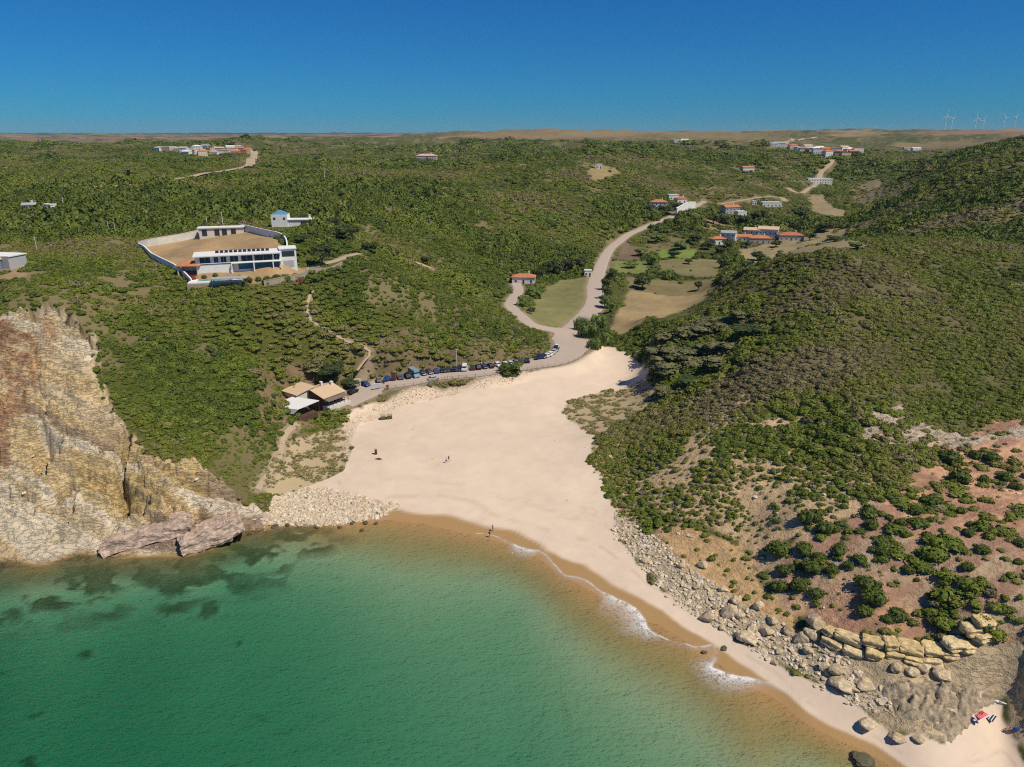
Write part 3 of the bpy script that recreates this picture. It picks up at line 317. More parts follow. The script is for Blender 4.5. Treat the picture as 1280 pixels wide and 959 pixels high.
def ground_mat():
    m, N, L, B = new_mat('ground')
    at = nd(N, 'ShaderNodeAttribute', attribute_name='col'); rk = nd(N, 'ShaderNodeAttribute', attribute_name='rock')
    ge = nd(N, 'ShaderNodeNewGeometry')
    n1 = nd(N, 'ShaderNodeTexNoise', Scale=.9, Detail=5, Roughness=.7); n2 = nd(N, 'ShaderNodeTexNoise', Scale=.07, Detail=5, Roughness=.65)
    vo = nd(N, 'ShaderNodeTexNoise', Scale=.42, Detail=4, Roughness=.6)
    mp = nd(N, 'ShaderNodeMapping'); mp.inputs['Rotation'].default_value = (.25, .3, .5); mp.inputs['Scale'].default_value = (.7, 1, 3.4)
    L.new(ge.outputs['Position'], mp.inputs[0])
    L.new(mp.outputs[0], vo.inputs['Vector']); c_s = nd(N, 'ShaderNodeMath', operation='SUBTRACT'); c_s.inputs[1].default_value = .5; L.new(vo.outputs[0], c_s.inputs[0]); c_a = nd(N, 'ShaderNodeMath', operation='ABSOLUTE'); L.new(c_s.outputs[0], c_a.inputs[0])
    for q in (n1, n2): L.new(ge.outputs['Position'], q.inputs['Vector'])
    # colour break-up, stronger on rock, faint on sand
    amt = nd(N, 'ShaderNodeMapRange'); amt.inputs['To Min'].default_value = .22; amt.inputs['To Max'].default_value = .85; L.new(rk.outputs['Fac'], amt.inputs[0])
    sm = nd(N, 'ShaderNodeAttribute', attribute_name='smooth'); am2 = nd(N, 'ShaderNodeMath', operation='MULTIPLY')
    inv = nd(N, 'ShaderNodeMapRange'); inv.inputs['To Min'].default_value = 1; inv.inputs['To Max'].default_value = .34; L.new(sm.outputs['Fac'], inv.inputs[0])
    L.new(amt.outputs[0], am2.inputs[0]); L.new(inv.outputs[0], am2.inputs[1])
    s = nd(N, 'ShaderNodeMath', operation='ADD'); L.new(n1.outputs[0], s.inputs[0]); L.new(n2.outputs[0], s.inputs[1])
    c0 = nd(N, 'ShaderNodeMath', operation='SUBTRACT'); c0.inputs[1].default_value = 1.0; L.new(s.outputs[0], c0.inputs[0])
    c1 = nd(N, 'ShaderNodeMath', operation='MULTIPLY_ADD'); c1.inputs[2].default_value = 1; L.new(c0.outputs[0], c1.inputs[0]); L.new(am2.outputs[0], c1.inputs[1])
    # dark joints between rock beds
    jt = nd(N, 'ShaderNodeMapRange', interpolation_type='SMOOTHSTEP'); jt.inputs['From Max'].default_value = .045; jt.inputs['To Min'].default_value = .64; L.new(c_a.outputs[0], jt.inputs[0])
    jm = nd(N, 'ShaderNodeMix', data_type='FLOAT'); jm.inputs[2].default_value = 1; L.new(rk.outputs['Fac'], jm.inputs[0]); L.new(jt.outputs[0], jm.inputs[3])
    c2 = nd(N, 'ShaderNodeMath', operation='MULTIPLY'); L.new(c1.outputs[0], c2.inputs[0]); L.new(jm.outputs[0], c2.inputs[1])
    mx = nd(N, 'ShaderNodeMix', data_type='RGBA', blend_type='MULTIPLY'); mx.inputs[0].default_value = 1
    L.new(at.outputs['Color'], mx.inputs[6]); L.new(c2.outputs[0], mx.inputs[7]); L.new(mx.outputs[2], B.inputs['Base Color'])
    wet = nd(N, 'ShaderNodeAttribute', attribute_name='wet'); ro = nd(N, 'ShaderNodeMapRange'); ro.inputs['To Min'].default_value = .95; ro.inputs['To Max'].default_value = .45
    L.new(wet.outputs['Fac'], ro.inputs[0]); L.new(ro.outputs[0], B.inputs['Roughness']); B.inputs['Specular IOR Level'].default_value = .25
    hh = nd(N, 'ShaderNodeMath', operation='MULTIPLY_ADD'); hh.inputs[1].default_value = .6; L.new(jm.outputs[0], hh.inputs[0]); L.new(n1.outputs[0], hh.inputs[2])
    bp = nd(N, 'ShaderNodeBump', Distance=.9); L.new(hh.outputs[0], bp.inputs['Height']); L.new(am2.outputs[0], bp.inputs['Strength']); L.new(bp.outputs[0], B.inputs['Normal'])
    return m
def foliage_mat(name, cols, trans=.12):
    m, N, L, B = new_mat(name)
    tint = nd(N, 'ShaderNodeAttribute', attribute_type='INSTANCER', attribute_name='tint'); oi = nd(N, 'ShaderNodeObjectInfo')
    ad = nd(N, 'ShaderNodeMath', operation='ADD'); L.new(tint.outputs['Fac'], ad.inputs[0])
    r2 = nd(N, 'ShaderNodeMath', operation='MULTIPLY'); r2.inputs[1].default_value = .26; L.new(oi.outputs['Random'], r2.inputs[0]); L.new(r2.outputs[0], ad.inputs[1])
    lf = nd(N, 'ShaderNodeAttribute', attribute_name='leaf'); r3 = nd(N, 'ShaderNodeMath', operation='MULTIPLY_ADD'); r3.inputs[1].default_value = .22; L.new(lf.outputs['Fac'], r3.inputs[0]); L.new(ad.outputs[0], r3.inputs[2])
    cr = nd(N, 'ShaderNodeValToRGB'); L.new(r3.outputs[0], cr.inputs[0])
    while len(cr.color_ramp.elements) < len(cols): cr.color_ramp.elements.new(.5)
    for i, c in enumerate(cols): cr.color_ramp.elements[i].position = i/(len(cols)-1); cr.color_ramp.elements[i].color = (*c, 1)
    L.new(cr.outputs[0], B.inputs['Base Color']); B.inputs['Roughness'].default_value = .65; B.inputs['Specular IOR Level'].default_value = .25
    return m
ground_mat()
foliage_mat('scrub_leaves', [(.056, .082, .012), (.094, .128, .016), (.146, .178, .020), (.178, .174, .036), (.205, .168, .085)])
foliage_mat('shrub_leaves', [(.056, .080, .014), (.088, .115, .015), (.122, .150, .02), (.125, .12, .042)])
foliage_mat('tree_leaves', [(.048, .066, .022), (.062, .086, .024), (.085, .112, .028), (.11, .14, .034)])
foliage_mat('grey_leaves', [(.14, .14, .055), (.165, .16, .065), (.17, .175, .06), (.13, .155, .045)])
foliage_mat('green_leaves', [(.12, .165, .04), (.15, .21, .04), (.19, .25, .05)])
foliage_mat('grass_tuft', [(.22, .19, .08), (.30, .25, .11), (.19, .18, .06), (.36, .30, .15)])
plain('bark', (.12, .09, .06), .9, .4, 3); plain('stone', (.43, .36, .27), .9, .45, 1.1, bump=.5); plain('pale_stone', (.52, .46, .39), .9, .35, 1.3, bump=.5)
plain('asphalt', (.46, .37, .30), .9, .10, .35, .2, coords='Object'); plain('dirt', (.43, .33, .21), .95, .2, .4)
def stone_mat(name, cols, sc=3.0, rel=.15):
    m, N, L, B = new_mat(name); oi = nd(N, 'ShaderNodeObjectInfo'); cr = nd(N, 'ShaderNodeValToRGB'); L.new(oi.outputs['Random'], cr.inputs[0])
    while len(cr.color_ramp.elements) < len(cols): cr.color_ramp.elements.new(.5)
    for i, c in enumerate(cols): cr.color_ramp.elements[i].position = i/(len(cols)-1); cr.color_ramp.elements[i].color = (*c, 1)
    tc = nd(N, 'ShaderNodeTexCoord'); nz = nd(N, 'ShaderNodeTexNoise', Scale=sc, Detail=8, Roughness=.72); L.new(tc.outputs['Object'], nz.inputs['Vector'])
    mr = nd(N, 'ShaderNodeMapRange'); mr.inputs['From Min'].default_value = .32; mr.inputs['From Max'].default_value = .68; mr.inputs['To Min'].default_value = .42; mr.inputs['To Max'].default_value = 1.5; L.new(nz.outputs[0], mr.inputs[0])
    mx = nd(N, 'ShaderNodeMix', data_type='RGBA', blend_type='MULTIPLY'); mx.inputs[0].default_value = 1; L.new(cr.outputs[0], mx.inputs[6]); L.new(mr.outputs[0], mx.inputs[7])
    L.new(mx.outputs[2], B.inputs['Base Color']); B.inputs['Roughness'].default_value = .9; B.inputs['Specular IOR Level'].default_value = .2
    bp = nd(N, 'ShaderNodeBump', Strength=.7, Distance=rel); L.new(nz.outputs[0], bp.inputs['Height']); L.new(bp.outputs[0], B.inputs['Normal']); return m
stone_mat('rubble_stone', [(.48, .37, .24), (.60, .49, .34), (.70, .60, .47), (.54, .40, .25), (.74, .66, .54)])
stone_mat('boulder_stone', [(.44, .34, .22), (.54, .42, .27), (.60, .48, .32)])
# ---------------------------------------------------------------- object helpers
def tag(o, label=None, cat=None, group=None, kind=None):
    if label: o['label'] = label
    if cat: o['category'] = cat
    if group: o['group'] = group
    if kind: o['kind'] = kind
    return o
def mesh_np(name, V, F, mat, smooth=False, attrs=None):
    me = bpy.data.meshes.new(name); F = np.asarray(F); k = F.shape[1]
    me.vertices.add(len(V)); me.vertices.foreach_set('co', np.asarray(V, np.float32).ravel())
    me.loops.add(F.size); me.loops.foreach_set('vertex_index', F.astype(np.int32).ravel())
    me.polygons.add(len(F)); me.polygons.foreach_set('loop_start', np.arange(0, F.size, k, dtype=np.int32))
    if smooth: me.polygons.foreach_set('use_smooth', np.ones(len(F), bool))
    me.update(calc_edges=True)
    for kx, (typ, dom, arr) in (attrs or {}).items():
        a = me.attributes.new(kx, typ, dom); a.data.foreach_set('color' if typ == 'FLOAT_COLOR' else ('vector' if typ == 'FLOAT_VECTOR' else 'value'), np.ascontiguousarray(arr).ravel())
    if mat is not None:
        for mm in (mat if isinstance(mat, (list, tuple)) else [mat]): me.materials.append(mm)
    return me
def link(name, me, parent=None, loc=None):
    o = bpy.data.objects.new(name, me); COL.objects.link(o)
    if parent is not None: o.parent = parent
    if loc is not None: o.location = loc
    return o
# ---------------------------------------------------------------- bodies (grown from a jointed skeleton)
def person_mesh(pose):
    J = {'pelvis': (0, 0, .95), 'chest': (0, 0, 1.25), 'neck': (0, .0, 1.47), 'head': (.01, 0, 1.60), 'crown': (.01, 0, 1.70)}
    for s, q in (('l', 1), ('r', -1)):
        J[s+'sh'] = (0, .18*q, 1.42); J[s+'el'] = (-.03, .25*q, 1.14); J[s+'wr'] = (.05, .26*q, .90); J[s+'ha'] = (.08, .26*q, .81); J[s+'hip'] = (0, .09*q, .90); J[s+'kn'] = (.02, .10*q, .49); J[s+'an'] = (-.02, .10*q, .09); J[s+'to'] = (.16, .11*q, .04)
    if pose == 'walk':
        J['lkn'] = (.2, .1, .52); J['lan'] = (.22, .1, .1); J['lto'] = (.4, .1, .06); J['rkn'] = (-.06, -.1, .5); J['ran'] = (-.34, -.1, .16); J['rto'] = (-.2, -.1, .05); J['lel'] = (-.16, .24, 1.16); J['lwr'] = (-.12, .25, .93); J['lha'] = (-.08, .25, .85); J['rel'] = (.1, -.24, 1.16); J['rwr'] = (.28, -.23, 1.0); J['rha'] = (.36, -.22, .98)
    if pose == 'sit':
        for k in J: J[k] = (J[k][0]-.05, J[k][1], J[k][2]-.82)
        for s, q in (('l', 1), ('r', -1)): J[s+'kn'] = (.38, .12*q, .46); J[s+'an'] = (.55, .12*q, .08); J[s+'to'] = (.72, .13*q, .05); J[s+'el'] = (.12, .25*q, .42); J[s+'wr'] = (.32, .18*q, .48); J[s+'ha'] = (.40, .15*q, .46)
    if pose == 'lie':
        for k, (a, b, c) in list(J.items()): J[k] = (c-.9, b*1.15, .13-a*.4)
    E = [('pelvis', 'chest'), ('chest', 'neck'), ('neck', 'head'), ('head', 'crown')]
    for s in 'lr': E += [('neck', s+'sh'), (s+'sh', s+'el'), (s+'el', s+'wr'), (s+'wr', s+'ha'), ('pelvis', s+'hip'), (s+'hip', s+'kn'), (s+'kn', s+'an'), (s+'an', s+'to')]
    K = list(J); R = {'pelvis': .14, 'chest': .155, 'neck': .06, 'head': .105, 'crown': .085, 'sh': .07, 'el': .05, 'wr': .035, 'ha': .04, 'hip': .10, 'kn': .062, 'an': .042, 'to': .038}
    me = bpy.data.meshes.new('body'); me.from_pydata([J[k] for k in K], [(K.index(a), K.index(b)) for a, b in E], []); o = bpy.data.objects.new('body', me); COL.objects.link(o); o.modifiers.new('skin', 'SKIN'); o.modifiers.new('sub', 'SUBSURF').levels = 1
    for i, k in enumerate(K): r = R.get(k, R.get(k[1:], .05)); me.skin_vertices[0].data[i].radius = (r, r*(1 if k not in ('pelvis', 'chest') else .8)); me.skin_vertices[0].data[i].use_root = (k == 'pelvis')
    dg = bpy.context.evaluated_depsgraph_get(); m2 = bpy.data.meshes.new_from_object(o.evaluated_get(dg)); bpy.data.objects.remove(o); m2.name = 'person'
    JV = {k: Vector(v) for k, v in J.items()}; zone_ = {'crown': 1, 'pelvis': 3, 'lhip': 3, 'rhip': 3, 'chest': 2, 'lsh': 2, 'rsh': 2}
    for f_ in m2.polygons: k = min(JV, key=lambda n_: (JV[n_]-f_.center).length); f_.material_index = zone_.get(k, 0); f_.use_smooth = True
    return m2
PERSON = {k: person_mesh(k) for k in ('stand', 'walk', 'sit', 'lie')}
# ---------------------------------------------------------------- terrain
def grid_faces(nr, nc):
    a = (np.arange(nr-1)[:, None]*nc+np.arange(nc-1)[None]).ravel(); return np.stack([a, a+1, a+nc+1, a+nc], 1)
PATCH = [(-150, -42, 122, 204, .34), (8, 112, 70, 165, .34)]
rows = [30.0]
while rows[-1] < 14300:
    r = rows[-1]; y = r-150
    rows.append(r*(1.028 if y < 55 else 1.0030 if y < 300 else 1.0038 if y < 700 else 1.012))
rows = np.array(rows); us = np.linspace(-.95, .95, 600)
gx = (rows[:, None]*us[None]).ravel(); gy = np.repeat(rows-150, len(us))
F = grid_faces(len(rows), len(us))
for (x0, x1, y0, y1, st) in PATCH:
    ins = (gx > x0+.8) & (gx < x1-.8) & (gy > y0+.8) & (gy < y1-.8); F = F[~ins[F].all(1)]
AX, AY, AF = [gx], [gy], [F]; off = len(gx)
for (x0, x1, y0, y1, st) in PATCH:
    X, Y = np.meshgrid(np.arange(x0, x1, st), np.arange(y0, y1, st)); f_ = grid_faces(*X.shape)
    AX.append(X.ravel()); AY.append(Y.ravel()); AF.append(f_+off); off += X.size
TX = np.concatenate(AX); TY = np.concatenate(AY); TF = np.concatenate(AF)
TZ, TG, TR, TD, TS = survey(TX, TY)
smooth_m = np.maximum(TS['sand'], TS['sea'])
fc = lambda a: a[TF].mean(1)
cls = np.full(len(TF), 0); fz = fc(TZ); fy = fc(TY)
cls[fy > 1250] = 4
for k in ZN:
    if k.startswith('field'): cls[fc(TS[k]) > .5] = 10+int(k[5:])
cls[fc(TS['red']) > .5] = 5; cls[fc(TS['cliff']) > .5] = 3; cls[fc(TS['sand']) > .5] = 1; cls[(fz < -.15) & (fy < 220)] = 2
NAMES = {0: 'hillside', 1: 'beach', 2: 'seabed', 3: 'sea_cliff', 4: 'plain', 5: 'bare_slope'}
V3 = np.stack([TX, TY, TZ], 1); C4 = np.concatenate([TG, np.ones((len(TG), 1))], 1)
for k in np.unique(cls):
    ff = TF[cls == k]; u, invx = np.unique(ff, return_inverse=True)
    me = mesh_np(NAMES.get(k, 'field'), V3[u], invx.reshape(ff.shape), MAT['ground'], True,
        {'col': ('FLOAT_COLOR', 'POINT', C4[u].astype(np.float32)), 'rock': ('FLOAT', 'POINT', TR[u].astype(np.float32)), 'smooth': ('FLOAT', 'POINT', smooth_m[u].astype(np.float32)), 'wet': ('FLOAT', 'POINT', TS['wet'][u].astype(np.float32))})
    tag(link(NAMES.get(k, 'field'), me), kind='structure')
def gz(x, y):
    """ground height at points"""
    x = np.atleast_1d(np.asarray(x, float)); y = np.atleast_1d(np.asarray(y, float)); return survey(x, y)[0]
# roads: draped sheets
def ribbon(name, key, mat, lift=.12, kind='structure'):
    C, zr = RIB[key]; t = np.gradient(C[:, :2], axis=0); t /= np.linalg.norm(t, axis=1)[:, None]+1e-9; nrm = np.stack([-t[:, 1], t[:, 0]], 1)
    m = 9; k = np.linspace(-.5, .5, m); wob = 1+.10*(fbm(np.arange(len(C))*.35, np.arange(len(C))*0., 2, 50)-.5)
    X = C[:, 0, None]+nrm[:, 0, None]*k*C[:, 2, None]*wob[:, None]; Y = C[:, 1, None]+nrm[:, 1, None]*k*C[:, 2, None]*wob[:, None]
    Zv = gz(X.ravel(), Y.ravel()).reshape(X.shape)+lift
    Zv = np.maximum(Zv, (zr+lift)[:, None]-.4); Zv[:, 0] -= .2; Zv[:, -1] -= .2
    o = link(name, mesh_np(name, np.stack([X, Y, Zv], -1).reshape(-1, 3), grid_faces(len(C), m), mat, True)); return tag(o, kind=kind)
ribbon('road', 'road', MAT['asphalt'], .14); ribbon('driveway', 'driveway', MAT['asphalt'], .10)
ribbon('dirt_road', 'dirt_road', MAT['dirt'], 1.3); ribbon('footpath', 'path', MAT['dirt'], .15); ribbon('footpath', 'dune_path', MAT['dirt'], .12)
ribbon('track', 'track', MAT['dirt'], .2); ribbon('track', 'track2', MAT['dirt'], .2); ribbon('lane', 'lane', MAT['dirt'], .3); ribbon('lane', 'lane2', MAT['dirt'], .4); ribbon('track', 'fieldroad', MAT['dirt'], 2.5)
# ---------------------------------------------------------------- sea: closed body of clear green water over the sand
def sea():
    m, N, L, B = new_mat('sea_water'); N.remove(B); out = N['Material Output']
    ge = nd(N, 'ShaderNodeNewGeometry'); a = nd(N, 'ShaderNodeTexNoise', Scale=.85, Detail=5, Roughness=.6); b = nd(N, 'ShaderNodeTexNoise', Scale=.16, Detail=4)
    mp = nd(N, 'ShaderNodeMapping'); mp.inputs['Rotation'].default_value = (0, 0, .5); mp.inputs['Scale'].default_value = (1, 2.0, 1); L.new(ge.outputs['Position'], mp.inputs[0])
    L.new(mp.outputs[0], a.inputs['Vector']); L.new(mp.outputs[0], b.inputs['Vector'])
    ad = nd(N, 'ShaderNodeMath', operation='MULTIPLY_ADD'); ad.inputs[1].default_value = 1.5; L.new(b.outputs[0], ad.inputs[0]); L.new(a.outputs[0], ad.inputs[2])
    bp = nd(N, 'ShaderNodeBump', Strength=.55, Distance=.5); L.new(ad.outputs[0], bp.inputs['Height'])
    tr = nd(N, 'ShaderNodeBsdfTransparent'); gl = nd(N, 'ShaderNodeBsdfGlossy', Roughness=.22); fr = nd(N, 'ShaderNodeFresnel', IOR=1.33)
    L.new(bp.outputs[0], gl.inputs['Normal']); L.new(bp.outputs[0], fr.inputs['Normal'])
    ms = nd(N, 'ShaderNodeMixShader'); L.new(fr.outputs[0], ms.inputs[0]); L.new(tr.outputs[0], ms.inputs[1]); L.new(gl.outputs[0], ms.inputs[2]); L.new(ms.outputs[0], out.inputs['Surface'])
    va = nd(N, 'ShaderNodeVolumeAbsorption', Density=.33); va.inputs['Color'].default_value = (.24, .765, .70, 1)
    L.new(va.outputs[0], out.inputs['Volume'])
    bm = bmesh.new(); bmesh.ops.create_cube(bm, size=1); S = Matrix.Diagonal((1400, 1000, 30, 1))
    bmesh.ops.transform(bm, matrix=Matrix.Translation((0, -300, -15))@S, verts=bm.verts); me = bpy.data.meshes.new('sea'); bm.to_mesh(me); bm.free(); me.materials.append(m)
    tag(link('sea', me), kind='structure')
sea()
from mathutils import noise as mnoise
# ---------------------------------------------------------------- plants and stones (source meshes)
def leaf_cloud(blobs, n, size, seed, core=True, flat=.35):
    """leaf triangles through the outer volume of a set of ellipsoids (cx,cy,cz,rx,ry,rz) + a dim inner core"""
    r = np.random.default_rng(seed); B = np.array(blobs, float); vol = (B[:, 3]*B[:, 4]*B[:, 5])**(2/3); pick = r.choice(len(B), n, p=vol/vol.sum())
    d = r.normal(size=(n, 3)); d[:, 2] = np.abs(d[:, 2])*1.0-.25*r.random(n); d /= np.linalg.norm(d, axis=1)[:, None]
    rad = r.uniform(.72, 1.08, n)[:, None]; b = B[pick]; P = b[:, :3]+d*b[:, 3:]*rad
    keep = P[:, 2] > .02; P = P[keep]; d = d[keep]; n = len(P)
    nr = d+r.normal(size=(n, 3))*.45; nr /= np.linalg.norm(nr, axis=1)[:, None]
    t = np.cross(nr, r.normal(size=(n, 3))); t /= np.linalg.norm(t, axis=1)[:, None]; u = np.cross(nr, t)
    s = (size*r.uniform(.6, 1.4, n))[:, None]
    V = np.stack([P-t*s, P+t*s*.9-u*s*.5, P+u*s*1.1], 1).reshape(-1, 3); F = np.arange(3*n).reshape(-1, 3)
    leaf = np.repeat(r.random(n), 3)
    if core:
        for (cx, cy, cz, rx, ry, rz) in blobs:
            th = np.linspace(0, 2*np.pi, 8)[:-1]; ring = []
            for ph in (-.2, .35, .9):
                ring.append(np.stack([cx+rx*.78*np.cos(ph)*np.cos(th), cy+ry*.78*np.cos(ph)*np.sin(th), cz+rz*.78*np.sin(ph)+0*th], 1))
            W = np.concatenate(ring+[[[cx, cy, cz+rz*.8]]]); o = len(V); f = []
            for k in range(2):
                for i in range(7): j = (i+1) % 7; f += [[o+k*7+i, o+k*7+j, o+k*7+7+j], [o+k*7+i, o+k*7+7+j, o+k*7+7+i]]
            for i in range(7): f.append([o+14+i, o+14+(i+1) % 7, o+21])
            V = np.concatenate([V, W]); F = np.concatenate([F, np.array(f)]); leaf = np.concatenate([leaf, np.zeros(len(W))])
    V[:, 2] = np.maximum(V[:, 2], -.15); return V, F, leaf
def lf_mesh(name, V, F, leaf, mat): return mesh_np(name, V, F, mat, False, {'leaf': ('FLOAT', 'POINT', leaf.astype(np.float32))})
def shrub_mesh(name, seed, mat, n=230, h=.8, k=5, size=.13):
    r = np.random.default_rng(seed); bl = [(0, 0, .12, .72, .72, h*.85)]
    for i in range(k):
        a = r.uniform(0, 6.28); d = r.uniform(.3, .62); q = r.uniform(.3, .5); bl.append((d*math.cos(a), d*math.sin(a), r.uniform(.1, .35)*h, q, q, q*h*1.1))
    return lf_mesh(name, *leaf_cloud(bl, n, size, seed), MAT[mat])
def tuft_mesh(name, seed, mat, n=26):
    r = np.random.default_rng(seed); V = []; F = []
    for i in range(n):
        a = r.uniform(0, 6.28); x, y = r.normal(size=2)*.25; w = .07; L = r.uniform(.5, 1); q = len(V)
        V += [(x-w*math.sin(a), y+w*math.cos(a), -.05), (x+w*math.sin(a), y-w*math.cos(a), -.05), (x+.55*L*math.cos(a), y+.55*L*math.sin(a), L*.7)]; F.append((q, q+1, q+2))
    return lf_mesh(name, np.array(V), np.array(F), np.repeat(r.random(n), 3), MAT[mat])
def rock_mesh(name, seed, mat, sub=2, rough=.35, flat=.75):
    bm = bmesh.new(); bmesh.ops.create_icosphere(bm, subdivisions=sub, radius=1); r = np.random.default_rng(seed); pl = r.normal(size=(14, 3)); pl /= np.linalg.norm(pl, axis=1)[:, None]; dd = r.uniform(.5, .86, 14)
    for v in bm.verts:
        p = np.array(v.co)
        for a, d in zip(pl, dd):
            q = p@a
            if q > d: p = p-a*(q-d)*.9
        q_ = Vector((p[0]*1.6+seed, p[1]*1.6, p[2]*1.6)); p = p*(1+rough*(.55*mnoise.fractal(q_, .9, 2.1, 4)+.12*(r.random()-.5))); v.co = (p[0], p[1]*.9, p[2]*flat)
    me = bpy.data.meshes.new(name); bm.to_mesh(me); bm.free(); me.materials.append(MAT[mat]); return me
def block_mesh(name, seed, mat):
    bm = bmesh.new(); bmesh.ops.create_cube(bm, size=2); bmesh.ops.subdivide_edges(bm, edges=bm.edges[:], cuts=7, use_grid_fill=True)
    for v in bm.verts:
        p = v.co.copy(); r_ = (abs(p.x)**6+abs(p.y)**6+abs(p.z)**6)**(1/6); p = p/max(r_, .01)*max(abs(p.x), abs(p.y), abs(p.z)); q_ = p*1.3+Vector((seed*3.1, 0, 0))
        v.co = p*(1+.16*mnoise.fractal(q_, .9, 2.1, 4))+Vector((0, .10*math.sin(p.z*5+seed), 0))
    me = bpy.data.meshes.new(name); bm.to_mesh(me); bm.free(); me.materials.append(MAT[mat]); return me
def source_collection(name, meshes):
    c = bpy.data.collections.new(name)
    for i, me in enumerate(meshes): c.objects.link(bpy.data.objects.new('%s_%02d' % (name, i), me))
    return c
def scatter(name, coll, P, scl, rot, idx, tint, label, cat):
    """one uncountable mass: instances of a few clumps on computed points"""
    me = bpy.data.meshes.new(name); me.vertices.add(len(P)); me.vertices.foreach_set('co', np.asarray(P, np.float32).ravel())
    for k, typ, arr in (('scl', 'FLOAT_VECTOR', scl), ('rot', 'FLOAT_VECTOR', rot), ('tint', 'FLOAT', tint), ('pick', 'INT', idx)):
        a = me.attributes.new(k, typ, 'POINT'); a.data.foreach_set('vector' if typ == 'FLOAT_VECTOR' else 'value', np.ascontiguousarray(arr, np.int32 if typ == 'INT' else np.float32).ravel())
    o = link(name, me); g = bpy.data.node_groups.new(name, 'GeometryNodeTree')
    g.interface.new_socket('Geometry', in_out='INPUT', socket_type='NodeSocketGeometry'); g.interface.new_socket('Geometry', in_out='OUTPUT', socket_type='NodeSocketGeometry')
    N = g.nodes; L = g.links; i = N.new('NodeGroupInput'); q = N.new('NodeGroupOutput'); ci = N.new('GeometryNodeCollectionInfo'); ci.inputs['Collection'].default_value = coll
    ci.inputs['Separate Children'].default_value = True; ci.inputs['Reset Children'].default_value = True
    ip = N.new('GeometryNodeInstanceOnPoints'); ip.inputs['Pick Instance'].default_value = True
    def attr(nm, dt):
        a = N.new('GeometryNodeInputNamedAttribute'); a.data_type = dt; a.inputs[0].default_value = nm; return a.outputs[0]
    L.new(i.outputs[0], ip.inputs['Points']); L.new(ci.outputs[0], ip.inputs['Instance']); L.new(attr('pick', 'INT'), ip.inputs['Instance Index'])
    er = N.new('FunctionNodeEulerToRotation'); L.new(attr('rot', 'FLOAT_VECTOR'), er.inputs[0]); L.new(er.outputs[0], ip.inputs['Rotation']); L.new(attr('scl', 'FLOAT_VECTOR'), ip.inputs['Scale'])
    L.new(ip.outputs[0], q.inputs[0]); o.modifiers.new('scatter', 'NODES').node_group = g
    return tag(o, label, cat, kind='stuff')
def sample(n, x0, x1, y0, y1):
    return rng.uniform(x0, x1, n), rng.uniform(y0, y1, n)
def in_view(x, y, m=1.12): # only the ground the photograph can show
    dep = y*.944+28; return (np.abs(x) < .72*m*dep+6) & (y > 66)
# ---------------------------------------------------------------- scrub over the hills
SX, SY, SS = [], [], []
def jitter(step, y0, y1, sz):
    X, Y = np.meshgrid(np.arange(-1.0*y1-60, 1.0*y1+60, step), np.arange(y0, y1, step)); X = X.ravel()+rng.uniform(-.55, .55, X.size)*step; Y = Y.ravel()+rng.uniform(-.55, .55, Y.size)*step
    k = in_view(X, Y); SX.append(X[k]); SY.append(Y[k]); SS.append(sz*np.minimum(rng.lognormal(0, .45, k.sum()), 1.9))
jitter(.95, 72, 190, .72); jitter(1.2, 190, 300, .92); jitter(2.0, 300, 480, 1.5); jitter(3.0, 480, 800, 2.0); jitter(5.2, 800, 1350, 3.3); jitter(14.0, 1350, 1900, 6.0)
SX = np.concatenate(SX); SY = np.concatenate(SY); SS = np.concatenate(SS)
z_, g_, r_, d_, s_ = survey(SX, SY)
d_ = d_*(1-.72*sstep(1300, 1700, SY)*sstep(.42, .5, fbm(SX/500, SY/200, 3, 64))); k = (rng.random(len(SX)) < d_) & (z_ > 1.0); SX, SY, SS, z_ = SX[k], SY[k], SS[k], z_[k]
big = fbm(SX/26, SY/26, 3, 61); tone = fbm(SX/60, SY/45, 4, 62)
wood = sstep(.5, .62, fbm(SX/120, SY/70, 3, 63))*sstep(230, 420, SY); wood = np.maximum(wood*.8, zone('wood', SX, SY, 2, 4))            # taller dark wood patches
gv = zone('grove', SX, SY, 2, 3); vl = zone('valley', SX, SY, 1, 1); SS = SS*(.5+1.1*big)*(1+1.1*gv)*(1-.35*vl)*(1+.6*wood)
SS = SS*(1+.45*sstep(.55, .66, fbm(SX/14, SY/19, 3, 65))); hgt = rng.uniform(.45, .95, len(SX))*(1+.5*wood)*(1-.45*sstep(450, 1000, SY))
thick = sstep(.55, .66, fbm(SX/14, SY/19, 3, 65)); tint = np.clip(.04-.16*thick+1.7*(tone-.33)-.45*wood-.1*gv+rng.normal(0, .09, len(SX))+.45*(rng.random(len(SX)) < .07), 0, .8)  # plant colour variety, with relief shading painted in as broad dark and light patches
c_scrub = source_collection('scrub_clump', [shrub_mesh('scrub_clump', 100+i, 'scrub_leaves', n=[230, 260, 200, 240, 220, 180][i], h=[.75, .9, .65, 1.0, .8, .7][i], size=[.13, .12, .14, .12, .15, .16][i]) for i in range(6)])
scatter('scrub', c_scrub, np.stack([SX, SY, z_-.12*SS], 1), np.stack([SS, SS*rng.uniform(.8, 1.2, len(SX)), SS*hgt], 1), np.stack([0*SX, 0*SX, rng.uniform(0, 6.28, len(SX))], 1),
        rng.integers(0, 6, len(SX)), tint, 'dense green scrub covering the hills', 'scrub')
